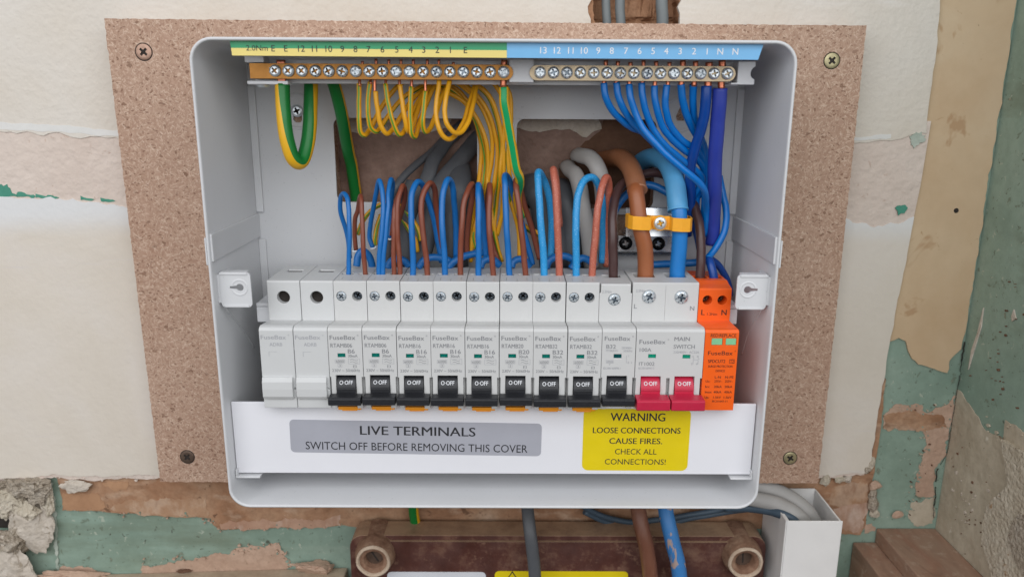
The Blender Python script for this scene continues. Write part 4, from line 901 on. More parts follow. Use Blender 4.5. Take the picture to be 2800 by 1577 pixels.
# ================================================================== the row of modules
PITCH = 17.8; MX0 = -129.15
def body_profile(yn=-98.0, ys=-80.0, yb=-44.0, zt=-92.2, zs=-114.0, znt=-113.0, znb=-157.2):
    return [(yb, zt), (ys+0.6, zt), (ys, zt-0.6), (ys, zs), (yn+3.0, znt+0.6), (yn+1.0, znt), (yn, znt-1.3), (yn, znb), (ys, znb), (ys, -178), (yb+6, -178), (yb+6, -146), (yb, -146)]
def cylc(x, z, r, y0=-85, y1=-72): mb = MB(); mb.cyl((x, y0, z), (0, 1, 0), r, r, y1-y0, 24, smooth=False); return mb
def boxc(*a): mb = MB(); mb.box(*a); return mb
def hole_top(x, y, w, d, r=0): return boxc(x-w/2, x+w/2, y-d/2, y+d/2, -102, -90)
def logo(mb, x, z, y, h, w):                       # the maker's wordmark with its square letter
    k = w/6.4
    text(mb, 'FuseB', x, z, y, h, k*4.05, 0.012, 'L')
    sx_ = x+k*4.2; s_ = min(k*0.82, h*0.66); t = h*0.17; zb_ = z-h*0.5
    for (a, b, c_, d_) in ((0, s_, 0, t), (0, s_, s_-t, s_), (0, t, t, s_-t), (s_-t, s_, t, s_-t)):
        mb.add([(sx_+a, y, zb_+c_), (sx_+b, y, zb_+c_), (sx_+b, y, zb_+d_), (sx_+a, y, zb_+d_)], [(0, 1, 2, 3)])
    text(mb, 'x', sx_+s_+k*0.12, z-h*0.02, y, h, k*0.82, 0.012, 'L')
    rc = h*0.16; cx, cz = x+w, z+h*0.5                # small ring of the registered mark
    n = 14; vs = []
    for q in (rc, rc*0.7): vs += [(cx+q*math.cos(2*math.pi*i/n), y, cz+q*math.sin(2*math.pi*i/n)) for i in range(n)]
    mb.add(vs, [(i, (i+1) % n, n+(i+1) % n, n+i) for i in range(n)])
def frame(mb, x0, x1, z0, z1, y, t=0.14):
    for (a, b, c_, d_) in ((x0, x1, z0, z0+t), (x0, x1, z1-t, z1), (x0, x0+t, z0+t, z1-t), (x1-t, x1, z0+t, z1-t)): mb.add([(a, y, c_), (b, y, c_), (b, y, d_), (a, y, d_)], [(0, 1, 2, 3)])
def wave(mb, x0, x1, z, y, amp, t=0.22):
    n = 18; vs = []
    for i in range(n+1):
        q = i/n; zz = z+amp*math.sin(2*math.pi*q); vs += [(x0+(x1-x0)*q, y, zz+t/2), (x0+(x1-x0)*q, y, zz-t/2)]
    mb.add(vs, [(2*i, 2*i+1, 2*i+3, 2*i+2) for i in range(n)])
def lever(parent, x0, mat, y_text=True, drop=0.0, wx=(3.5, 13.6), bw=(0.35, 17.2), ink='ink_white', depth=0.0, name='lever'):
    mb = MB(); cy, cz, r = -90.6, -147.0, 8.7; n = 26; P = []
    for i in range(n+1):
        w = math.radians(65-130*i/n); P.append((cy-r*math.cos(w), cz+r*math.sin(w)))
    P += [(cy+2, cz-7), (cy+2, cz+7)]
    mb.prism_x(P, x0+wx[0], x0+wx[1])
    mb.box(x0+wx[0]+0.1, x0+wx[1]-0.1, -100.0, -92, cz+1.0, cz+1.5)            # ridge
    mb.prism_x([(-92, cz-0.8), (-99.3, cz-0.9), (-103.6-depth, -148.6), (-104.6-depth, -149.5), (-93, -151.6)], x0+wx[0]-0.1, x0+wx[1]+0.1)
    mb.prism_x([(-99.6, -148.2), (-105.2-depth, -148.3), (-106.2-depth, -149.0), (-106.2-depth, -152.0-drop), (-105.4-depth, -152.7-drop), (-99.0, -153.2-drop)], x0+bw[0], x0+bw[1])
    o = obj(name, mb, mat, parent, bevel=0.3, fix=True)
    mt = MB(); w = math.radians(33); zc = cz+r*math.sin(w); yc = cy-r*math.cos(w)
    text(mt, 'O\u00b7OFF', x0+(wx[0]+wx[1])/2, zc-0.3, yc-0.42, 2.2, 7.0, 0.01, tilt=w*0.92)
    obj('lettering', mt, M_[ink], o)
    return o
def deep_screw(parent, x, z, r, y, mats):
    return bar_screw(parent, x, z, y, r, random.uniform(0, 1.5), mats, 'clamp_screw')
def slot_cutters(x0, w=(3.2, 13.85)):
    return [boxc(x0+w[0], x0+w[1], -110, -86.5, -138.6, -170), boxc(x0-1, x0+0.75, -110, -94.5, -139.6, -170), boxc(x0+16.75, x0+18.6, -110, -94.5, -139.6, -170)]
GAP = 0.28
# ---- two blank fillers
def blank(i, label):
    x0 = MX0+PITCH*i
    t = thing('blank_module', (x0, -44, -178), label, 'blank module', 'blank fillers at the left end of the row')
    mb = MB(); mb.prism_x(body_profile(yb=-40), x0+GAP/2, x0+PITCH-GAP/2)
    b = obj('body', mb, M_['abs2'], t, bevel=0.35, fix=True)
    cut(b, [cylc(x0+8.6, -101.4, 3.45, -86, -66), boxc(x0+4.5, x0+13, -58, -52.5, -110, -88), boxc(x0+16.6, x0+18.5, -99.5, -96.2, -146.9, -145.9)])
    mb = MB(); mb.prism_x([(-97.6, -139.4), (-99.4, -139.8), (-100.2, -142), (-100.4, -146), (-100.2, -150), (-99.3, -151.6), (-97.6, -151.8)], x0+0.5, x0+16.4); obj('handle_cover', mb, M_['abs2'], t, bevel=0.3, fix=True)
    mb = MB(); mb.cyl((x0+8.6, -76.2, -101.4), (0, 1, 0), 3.40, 3.40, 1.0, 24); mb.box(x0+4.6, x0+12.9, -57.9, -52.6, -97.5, -96.5); mb.box(x0+4.6, x0+12.9, -53.4, -52.6, -96.4, -93.0); obj('cavity_shade', mb, M_['recess_shade'], t)  # dark lining paints the shade inside the screw hole and top slot
    mb = MB(); logo(mb, x0+1.0, -118.0, -98.1, 2.2, 14.4); text(mb, 'ADRB', x0+8.6, -121.9, -98.1, 1.9, 6.6)
    for (a, b_, c_, d_) in ((4.6, 8.9, -126.0, -125.86), (4.6, 4.75, -128.6, -126.0)): mb.add([(x0+a, -98.1, c_), (x0+b_, -98.1, c_), (x0+b_, -98.1, d_), (x0+a, -98.1, d_)], [(0, 1, 2, 3)])
    obj('printed_marking', mb, M_['ink_pale'], t); return t
blank(0, 'leftmost white blank module with an empty screw hole and no lever'); blank(1, 'white blank module between the leftmost blank and the first breaker')
# ---- eight single-width breakers
def rcbo_proto(x0):
    t = thing('circuit_breaker', (x0, -44, -178), 'x', 'circuit breaker', 'white breakers with black levers and orange clips')
    mb = MB(); mb.prism_x(body_profile(), x0+GAP/2, x0+PITCH-GAP/2)
    b = obj('body', mb, M_['abs'], t, bevel=0.3, fix=True)
    cut(b, [cylc(x0+4.15, -100.5, 2.75, -86, -73), cylc(x0+12.6, -100.5, 2.75, -86, -70), boxc(x0+4.7, x0+8.8, -99, -97.2, -128.8, -126.6),
            hole_top(x0+4.3, -62, 6.6, 4.2), hole_top(x0+13.3, -62, 6.2, 4.2), boxc(x0+3.5, x0+3.65, -76, -69, -94, -90), boxc(x0+9.2, x0+9.35, -79, -72, -94, -90), boxc(x0+14.6, x0+14.75, -76, -69, -94, -90)]+slot_cutters(x0))
    mb = MB(); mb.box(x0+4.75, x0+8.75, -97.5, -97.0, -128.7, -126.7); obj('indicator_window', mb, M_['window'], t)
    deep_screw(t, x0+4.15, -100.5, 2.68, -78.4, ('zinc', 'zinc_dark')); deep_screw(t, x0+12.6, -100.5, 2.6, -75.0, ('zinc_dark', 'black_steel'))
    mb = MB(); text(mb, '1.2Nm', x0+8.6, -107.0, -79.93, 1.5, 7.0, ext=0.12); text(mb, 'OUT', x0+8.7, -110.7, -79.93, 2.2, 6.6, ext=0.12)
    for dx in (2.2, 15.4): mb.box(x0+dx, x0+dx+0.3, -80.08, -79.9, -109.4, -112.0)
    obj('embossed_marking', mb, M_['abs'], t)
    lever(t, x0, M_['black'])
    mb = MB(); mb.box(x0+3.4, x0+15.6, -97.6, -90, -156.6, -158.3); mb.box(x0+5.5, x0+13.5, -97.6, -90, -158.3, -158.9); obj('rail_clip', mb, M_['clip'], t, bevel=0.25)
    return t
def copy_tree(o, parent=None, dx=0):
    c = o.copy(); COL.objects.link(c); c.parent = parent
    if parent is None: c.location.x += dx*S; WL[c.name] = (WL[o.name][0]+dx, WL[o.name][1], WL[o.name][2])
    else: WL[c.name] = WL[parent.name]
    for ch in list(o.children): copy_tree(ch, c)
    return c
def rcbo_marks(t, x0, mod, rate, e3):
    y = -98.1; mb = MB(); logo(mb, x0+1.1, -117.9, y, 2.35, 14.6); text(mb, mod, x0+1.3, -122.2, y, 2.2, 11.2, 0.012, 'L'); text(mb, rate, x0+10.2, -125.4, y, 2.3, 3.5 if len(rate) == 2 else 5.4, 0.016, 'L')
    text(mb, '30mA', x0+10.2, -127.9, y, 1.6, 4.9, 0.012, 'L'); text(mb, '6000', x0+5.8, -130.9, y, 1.4, 4.1); text(mb, '3', x0+5.7, -133.2, y, 1.3)
    if e3: text(mb, 'E3', x0+13.5, -133.7, y, 1.5)
    text(mb, '230V ~ 50/60Hz', x0+1.5, -135.9, y, 1.55, 14.6, 0, 'L')
    wave(mb, x0+11.2, x0+15.2, -130.2, y, 0.35); wave(mb, x0+11.2, x0+15.2, -131.4, y, 0.35)
    obj('printed_marking', mb, M_['ink'], t)
    mb = MB(); frame(mb, x0+3.2, x0+8.3, -131.9, -129.9, y); frame(mb, x0+4.6, x0+6.8, -134.1, -132.1, y); frame(mb, x0+10.2, x0+16.2, -132.4, -129.4, y); obj('printed_frame', mb, M_['ink_pale'], t)
RC = [('RTAMB06', 'B6', 1, 'white breaker marked B6 standing next to the blank module'), ('RTAMB06', 'B6', 1, 'white breaker marked B6 standing next to the breaker marked B16'),
      ('RTAMB16', 'B16', 0, 'white breaker marked B16 standing next to the breaker marked B6'), ('RTAMB16', 'B16', 0, 'middle one of the three white breakers marked B16'),
      ('RTAMB16', 'B16', 0, 'white breaker marked B16 standing next to the breaker marked B20'), ('RTAMB20', 'B20', 1, 'only white breaker marked B20, with a dusty black lever'),
      ('RTAMB32', 'B32', 1, 'white breaker marked B32 standing next to the breaker marked B20'), ('RTAMB32', 'B32', 1, 'white breaker marked B32 with orange clip, beside the breaker without a clip')]
proto = rcbo_proto(MX0+PITCH*2)
for i, (mod, rate, e3, lb) in enumerate(RC):
    t = proto if i == 0 else copy_tree(proto, None, PITCH*i)
    if i == 0: base = [c for c in proto.children]
    t['label'] = lb; RC[i] = (t, mod, rate, e3)
    t.location.y += random.uniform(-.3, .3)*S; t.location.z += random.uniform(-.25, .2)*S; t.rotation_euler.y = random.uniform(-.0018, .0018)
    for c in t.children:
        if c.name.startswith('clamp_screw'): c.rotation_euler.y = random.uniform(0, 1.5)
        if c.name.startswith('lever'): c.location.z += random.uniform(-.35, .35)*S
for i, (t, mod, rate, e3) in enumerate(RC): rcbo_marks(t, MX0+PITCH*(2+i), mod, rate, e3)

# ---- narrow breaker without residual protection
x0 = MX0+PITCH*10
t = thing('circuit_breaker', (x0, -44, -178), 'white breaker marked B32 with a single clamp screw, left of the red levers', 'circuit breaker')
mb = MB(); mb.prism_x(body_profile(zt=-93.2), x0+GAP/2, x0+PITCH-GAP/2); b = obj('body', mb, M_['abs'], t, bevel=0.3, fix=True)
cut(b, [cylc(x0+8.2, -101.8, 3.3, -86, -73), boxc(x0+6.4, x0+10.5, -99, -97.2, -128.8, -126.6), hole_top(x0+8.6, -61, 10, 7), boxc(x0-1, x0+0.9, -82, -76, -98.3, -90), boxc(x0+16.9, x0+19, -82, -76, -98.3, -90)]+slot_cutters(x0))
mb = MB(); mb.box(x0+6.45, x0+10.45, -97.5, -97.0, -128.7, -126.7); obj('indicator_window', mb, M_['window_dark'], t)
deep_screw(t, x0+8.2, -101.8, 3.2, -79.2, ('zinc', 'zinc_dark')); lever(t, x0, M_['black'])
mb = MB(); y = -98.1; logo(mb, x0+1.4, -117.9, y, 2.3, 14.6); text(mb, 'B32', x0+2.4, -122.3, y, 2.1, 4.9, 0.008, 'L'); obj('printed_marking', mb, M_['ink'], t)
mb = MB(); text(mb, '230/400V~', x0+10.3, -123.0, y, 1.2, 5.6, 0, 'L'); text(mb, '50/60Hz', x0+11.4, -124.6, y, 1.2, 4.6, 0, 'L'); text(mb, 'MT06B321', x0+2.4, -124.5, y, 1.2, 6, 0, 'L'); text(mb, '6000', x0+4.4, -130.6, y, 1.1, 3.1); text(mb, '3', x0+4.4, -132, y, 1); text(mb, 'IEC/EN 60898-1', x0+1.2, -134.2, y, 1.15, 9, 0, 'L')
text(mb, '1', x0+14.2, -127.4, y, 1.1); text(mb, '0', x0+14.2, -131.0, y, 1.1); text(mb, '2', x0+15.8, -131.0, y, 1.1); mb.box(x0+13.0, x0+13.15, y, y+.05, -131.3, -127.2)
frame(mb, x0+2.5, x0+6.3, -131.4, -129.8, y); text(mb, '2.5Nm', x0+1.5, -97.4, -80.1, 1.5, 5, 0, 'L'); obj('printed_frame', mb, M_['ink_pale'], t)

# ---- two-pole main switch
x0 = MX0+PITCH*11; w2 = PITCH*2
t = thing('main_switch', (x0, -44, -178), 'double width white main switch with two red levers', 'main switch')
mb = MB(); mb.prism_x(body_profile(zt=-92.4, yb=-46), x0+GAP/2, x0+w2-GAP/2); b = obj('body', mb, M_['abs'], t, bevel=0.35, fix=True)
cutters = [cylc(x0+8.9, -100.0, 3.7, -86, -74), cylc(x0+26.4, -100.2, 3.7, -86, -74), boxc(x0+6.6, x0+10.7, -99, -97.2, -128.6, -126.4), boxc(x0+24.6, x0+28.7, -99, -97.2, -128.8, -126.6),
           hole_top(x0+8.8, -61, 11.5, 12), hole_top(x0+26.3, -61, 11.5, 12), boxc(x0+17.7, x0+17.85, -81, -79.7, -113.6, -94), boxc(x0+17.4, x0+18.4, -100, -96.5, -146.9, -145.8)]
for k in (0, 1): cutters += slot_cutters(x0+PITCH*k)
cut(b, cutters)
for k, m in ((0, 'window_bright'), (1, 'window_bright')):
    q = x0+(6.65, 24.65)[k]; mb = MB(); mb.box(q, q+4.0, -97.5, -97.0, -128.7 if k else -128.5, -126.7 if k else -126.5); obj('indicator_window', mb, M_[m], t)
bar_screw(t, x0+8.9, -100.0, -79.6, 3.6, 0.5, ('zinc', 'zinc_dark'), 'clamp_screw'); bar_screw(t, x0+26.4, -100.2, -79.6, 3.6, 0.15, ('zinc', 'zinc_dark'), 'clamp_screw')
lever(t, x0, M_['red'], depth=2.0, drop=1.5, bw=(0.2, 17.4)); lever(t, x0+PITCH, M_['red'], depth=2.0, drop=1.5, bw=(0.3, 17.6))
mb = MB(); logo(mb, x0+1.7, -119.6, y, 2.3, 15.0); text(mb, '100A', x0+2.0, -124.0, y, 2.0, 6.1, 0.01, 'L'); text(mb, 'IT1002', x0+2.0, -131.7, y, 2.0, 8.1, 0, 'L')
text(mb, 'MAIN', x0+19.8, -118.0, y, 2.2, 8.0, 0.012, 'L'); text(mb, 'SWITCH', x0+19.6, -122.2, y, 2.2, 11.0, 0.012, 'L')
obj('printed_marking', mb, M_['ink'], t)
for q_ in (('L', 1.9, -105.4), ('N', 32.5, -106.4)):
    mb = MB(); text(mb, q_[0], x0+q_[1], q_[2], -80.1, 2.5, None, 0.012); obj('terminal_letter', mb, M_['ink'], t)
mb = MB(); text(mb, '230/400V~ AC22A', x0+19.7, -125.2, y, 1.3, 13.4, 0, 'L'); text(mb, 'IEC/EN 60947-3', x0+1.8, -134.1, y, 1.15, 8.2, 0, 'L'); text(mb, '2.5Nm', x0+1.8, -96.8, -80.1, 1.5, 5, 0, 'L')
for k in (0, 1):
    qx = x0+30.2+k*2.6; text(mb, '13'[k], qx-0.6, -127.5, y, 1.1); text(mb, '24'[k], qx-0.6, -131.6, y, 1.1); mb.box(qx, qx+.15, y, y+.05, -132.0, -129.6); mb.box(qx, qx+.15, y, y+.05, -128.4, -127); text(mb, 'o', qx+0.3, -128.7, y, 0.9)
mb.box(x0+30.2, x0+32.9, y, y+.05, -129.6, -129.45); obj('printed_frame', mb, M_['ink_pale'], t)

# ---- orange surge protector
x0 = MX0+PITCH*13
t = thing('surge_protector', (x0, -44, -178), 'bright orange surge protection module at the right end of the row', 'surge protector')
prof = [(-46, -93.2), (-70, -93.2), (-74, -94.4), (-79.4, -95.4), (-80, -96), (-80, -113.4), (-97, -113.2), (-98, -114.4), (-98, -157.6), (-80, -157.6), (-80, -178), (-46, -178)]
mb = MB(); mb.prism_x(prof, x0+GAP/2, x0+PITCH-GAP/2); b = obj('body', mb, M_['orange'], t, bevel=0.4, fix=True)
cut(b, [cylc(x0+4.9, -101.9, 2.6, -86, -72), cylc(x0+12.9, -101.9, 2.6, -86, -72), hole_top(x0+4.6, -62, 7.2, 6), hole_top(x0+13, -62, 7.2, 6)]+[boxc(x0-1, x0+19, -82.6-k*2.4-0.35, -82.6-k*2.4+0.35, -113.9, -112) for k in range(6)]
    +[boxc(x0+3.6, x0+9.4, -99, -97.0, -121.4, -117.6), boxc(x0+11.0, x0+16.6, -99, -97.0, -121.4, -117.6)])
for a, c_ in ((3.7, 9.3), (11.1, 16.5)): mb = MB(); mb.box(x0+a, x0+c_, -97.7, -96.8, -121.3, -117.7); obj('indicator_window', mb, M_['window_pale'], t, bevel=0.2)
for a in (4.9, 12.9): mb = MB(); pozi(mb, (x0+a, -72.4, -101.9), 2.4, 1.2, 0, .2, .66, 1, 0.5); obj('clamp_screw', mb, [M_['rusty'], M_['recess_shade']], t, fix=True)
mb = MB(); y = -98.1
text(mb, 'RED:REPLACE', x0+9.6, -116.0, y, 1.8, 13.2, 0.012); logo(mb, x0+2.2, -125.6, y, 2.2, 14.2); text(mb, 'SPDCUT2', x0+2.5, -130.1, y, 1.8, 9.0, 0.02, 'L'); text(mb, 'T2', x0+15.0, -130.2, y, 1.7, 1.9, 0.01); frame(mb, x0+13.6, x0+16.4, -131.3, -129.0, y, 0.2)
text(mb, 'SURGE PROTECTION', x0+9.1, -132.9, y, 1.2, 12.7, 0.02); text(mb, 'DEVICE', x0+9.3, -135.4, y, 1.2, 4.8, 0.02); text(mb, 'L-N', x0+8.2, -138.9, y, 1.4, 3.1, 0.018); text(mb, 'N-PE', x0+14.3, -138.9, y, 1.4, 4.4, 0.018)
for z, a, b_, c_ in ((-141.2, 'Uc:', '275V~', '255V~'), (-144.2, 'In:', '20kA', '20kA'), (-147.2, 'Imax:', '40kA', '40kA'), (-150.2, 'Up:', '1.5kV', '1.5kV')):
    text(mb, a, x0+2.0, z, y, 1.3, 3.6 if len(a) > 3 else 2.3, 0.018, 'L'); text(mb, b_, x0+8.6, z, y, 1.3, 4.1, 0.018); text(mb, c_, x0+14.2, z, y, 1.3, 4.1, 0.018)
text(mb, 'IEC61643-11', x0+10.2, -152.4, y, 1.1, 8.0, 0.018)
obj('printed_marking', mb, M_['ink_brown'], t)
mb = MB(); text(mb, 'L', x0+2.9, -108.6, -80.1, 3.0, None, 0.03); text(mb, '1.2Nm', x0+7.9, -109.6, -80.1, 1.4, 5.4, 0.006); text(mb, 'N', x0+14.3, -108.6, -80.1, 3.0, None, 0.03)
obj('terminal_letter', mb, M_['ink_brown'], t)

# ================================================================== wiring
def wire(name, pts, r, mats, label, cat='wire', group=None, stripe=None, seg=14, flat=1.0, up=None, copper=None, per=7, twist=0.0, rc=None, r_end=None):
    mb = MB(); mb.tube(pts, r, seg, per, stripe, flat, up, twist=twist, r_end=r_end, wob=0.45 if r < 3 else 0.3)
    c = Vector(pts[0])
    o = obj(name, mb, mats, loc=(round(c.x, 3), round(c.y, 3), round(c.z, 3))); tag(o, label, cat, group)
    if copper:
        cb = MB()
        for seg_ in copper: cb.tube(seg_, rc or r*0.6, 10, 4)
        obj('copper_end', cb, M_['copper'], o)
    return o
YW = -71.0
def bars(px, py0, py1, f=Z1, y=YW, px2=None): return [f(px, py0, y), f((px+(px2 or px))/2, (py0+py1)/2, y), f(px2 or px, py1, y)]

GY = [M_['yellow_fine'], M_['green_fine']]; NG = 'thin green and yellow earth wires from the brass bar'
def fall(i, x, y0=480, Y=-46):     # how the wires sweep over behind the bar and down in one bundle
    return None
earth = [
 # label, copper(x,top,bottom), front points, sweep points
 ('leftmost thin earth wire, dropping from under the number 8', (1228, 275, 480, 1205), [(1205, 465, -71), (1200, 640, -71), (1197, 800, -71), (1212, 890, -70), (1245, 908, -68), (1290, 860, -63), (1400, 660, -57), (1545, 480, -52), (1700, 400, -46), (1900, 440, -42), (2080, 560, -40), (2190, 760, -39), (2250, 980, -38), (2240, 1200, -38), (2215, 1400, -38)], [(1690, 500), (1655, 800), (1650, 1000), (1640, 1190)]),
 ('second thin earth wire, dropping from under the number 7', (1345, 255, 460, 1300), [(1300, 455, -71), (1278, 620, -72), (1275, 760, -72), (1300, 850, -71), (1345, 880, -69), (1400, 820, -64), (1530, 640, -58), (1680, 520, -53), (1830, 470, -46), (2000, 530, -43), (2140, 680, -41), (2230, 860, -40), (2280, 1080, -39), (2270, 1300, -39), (2240, 1450, -39)], [(1740, 520), (1700, 760), (1670, 900), (1690, 1040)]),
 ('third thin earth wire with a long bare copper end', (1345, 255, 540, 1335), [(1345, 535, -73), (1355, 680, -73), (1385, 820, -72), (1440, 895, -70), (1490, 860, -66), (1580, 720, -60), (1700, 560, -54), (1820, 500, -48), (1980, 560, -44), (2110, 640, -43), (2240, 820, -42), (2300, 1000, -42), (2310, 1200, -41), (2290, 1400, -41)], [(1800, 420), (1730, 640), (1680, 800), (1665, 1000)]),
 ('fourth thin earth wire, slanting down from under the number 6', (1455, 260, 480, 1430), [(1430, 470, -72), (1450, 640, -73), (1495, 800, -73), (1545, 905, -71), (1580, 890, -68), (1640, 760, -62), (1720, 600, -57), (1800, 480, -52), (1950, 430, -46), (2120, 520, -44), (2240, 660, -43), (2330, 860, -43), (2345, 1080, -42), (2310, 1300, -41)], [(1850, 330), (1800, 480), (1780, 640), (1800, 1010)]),
 ('fifth thin earth wire with plain yellow front, under the number 5', (1560, 260, 490, 1548), [(1550, 480, -72), (1570, 620, -73), (1595, 780, -73), (1615, 870, -71), (1640, 880, -68), (1690, 740, -63), (1760, 560, -56), (1850, 450, -50), (2000, 420, -46), (2180, 540, -45), (2300, 700, -45), (2370, 900, -44), (2390, 1100, -43), (2360, 1350, -42)], [(1890, 350), (1870, 560), (1890, 800), (1950, 1080)]),
 ('sixth thin earth wire, straight drop from under the number 4', (1665, 260, 505, 1652), [(1650, 498, -72), (1640, 660, -73), (1640, 800, -73), (1652, 910, -72), (1680, 925, -69), (1710, 820, -64), (1770, 660, -58), (1840, 500, -53), (1950, 400, -48), (2150, 450, -46), (2290, 560, -46), (2380, 760, -46), (2420, 1000, -45), (2400, 1350, -43)], [(1930, 300), (1920, 600), (1900, 850), (1985, 1190)]),
 ('seventh thin earth wire with a long copper end under the number 3', (1785, 260, 540, 1770), [(1768, 535, -73), (1755, 700, -74), (1745, 830, -74), (1765, 885, -72), (1800, 860, -68), (1860, 720, -62), (1930, 540, -55), (2050, 420, -50), (2200, 470, -48), (2330, 600, -48), (2400, 800, -47), (2440, 1050, -46), (2440, 1350, -44)], [(1990, 200), (1985, 400), (1985, 640), (1930, 900)]),
 ('eighth thin earth wire, deep loop from under the number 2', (1885, 260, 440, 1885), [(1885, 430, -72), (1865, 620, -75), (1865, 760, -76), (1900, 890, -76), (1960, 945, -74), (2020, 920, -70), (2100, 790, -64), (2160, 600, -58), (2210, 460, -52), (2300, 420, -48), (2420, 560, -48), (2450, 800, -47), (2430, 1050, -46), (2420, 1300, -45)], [(2030, 150), (2060, 420), (2120, 650), (2170, 850), (2180, 1190)]),
 ('ninth thin earth wire, rounder loop from under the number 1', (2010, 285, 455, 1985), [(1975, 448, -73), (1945, 600, -77), (1938, 720, -78), (1960, 820, -78), (2025, 890, -76), (2085, 880, -72), (2150, 760, -66), (2190, 600, -60), (2215, 480, -54), (2330, 400, -49), (2480, 520, -48), (2500, 800, -47), (2480, 1100, -46), (2500, 1300, -45)], [(2090, 200), (2110, 500), (2200, 760), (2400, 900), (2440, 1050)]),
]
for i, (lb, cp, fp, low) in enumerate(earth):
    yl_ = 80+fp[-1][1]/3.1415+10
    pts = [Z1(*q) for q in fp]+[Z3(x, y, -40+(k % 2)) for k, (x, y) in enumerate(low) if 420+y/4.03 > yl_]
    st_ = {0, 15} if i in (0, 1, 3, 5, 6) else {4, 5}
    wire('earth_wire', pts, 2.25/2*1.14, GY, lb, 'earth wire', NG, stripe=st_, seg=16, copper=[[Z1(cp[0], cp[1], YW), Z1(cp[0], 330, YW), Z1(cp[3], 425, YW), Z1(cp[3], cp[2]+14, YW-1)]], rc=0.78, twist=(0.9, -.8, 1.4, .8, 1.6, -1.2, 1.2, 1.6, -1.6)[i])
# heavier earth conductors
wire('earth_wire', [Z1(540, 475, -71), Z1(545, 650, -72), Z1(560, 800, -73), Z1(590, 980, -73), Z1(640, 1120, -71), Z1(690, 1145, -68), Z1(740, 1050, -63), Z1(775, 860, -58), Z1(782, 650, -54), Z1(790, 460, -50), Z1(800, 300, -46)], 3.75, [M_['yellow'], M_['green']], 'thick green and yellow earth loop hanging at the left end of the brass bar', 'earth wire', stripe={11, 12, 13, 14, 15, 16, 17, 18, 19, 0}, seg=20, copper=[[Z1(520+dx, 265, YW), Z1(522+dx, 350, YW), Z1(530+dx, 500, YW)] for dx in (-14, 0, 16, 30)], rc=1.0, twist=-2.0)
wire('earth_wire', [Z1(940, 380, -48), Z1(985, 470, -46), Z1(1030, 640, -42), Z1(1065, 800, -36), Z1(1100, 1000, -26), Z1(1140, 1200, -14), Z1(1170, 1420, -7), Z1(1180, 1560, -6)], 3.6, [M_['yellow'], M_['green']], 'thick dark green earth cable running down into the left opening', 'earth wire', stripe={17, 18, 19, 0, 1, 2, 3}, seg=20, twist=0.1)
wire('earth_wire', [Z1(2440, 500, -72), Z1(2445, 640, -72), Z1(2475, 800, -70), Z1(2510, 1000, -66), Z1(2545, 1200, -62), Z3(2172, 250, -58), Z3(2176, 340, -52), Z3(2150, 480, -46), Z3(2200, 700, -42)], 2.55, [M_['yellow'], M_['green_bright']], 'medium earth wire with bright green stripe at the right end of the brass bar', 'earth wire', stripe={18, 19, 0, 1}, seg=20, copper=[[Z1(2448, 265, YW), Z1(2442, 350, YW), Z1(2438, 520, YW)]], rc=1.7)
# earth loops lying low behind the breakers
for lb, P in (('low earth loop arching behind the leftmost blue and brown wires', [(395, 900, -38), (430, 800, -37), (490, 690, -36), (600, 590, -35), (720, 545, -34), (830, 535, -34)]),
              ('short earth tail dropping beside the second blue wires', [(590, 1010, -40), (590, 930, -40), (615, 780, -38), (650, 680, -36)]),
              ('upper earth wire curving down behind the third blue wire', [(850, 560, -33), (930, 640, -34), (1010, 740, -36), (1070, 850, -38), (1090, 960, -38)]),
              ('lower earth wire curving down behind the third blue wire', [(800, 620, -33), (880, 720, -34), (960, 830, -36), (1030, 950, -38), (1050, 1080, -38)]),
              ('earth wire curving down right of the sixth brown wire', [(2060, 420, -40), (2110, 620, -38), (2180, 760, -37), (2300, 860, -36), (2390, 960, -36), (2440, 1120, -36)])):
    wire('earth_wire', [Z3(*q) for q in P], 1.35, GY, lb, 'earth wire', stripe={15, 0}, seg=16, twist=0.6)

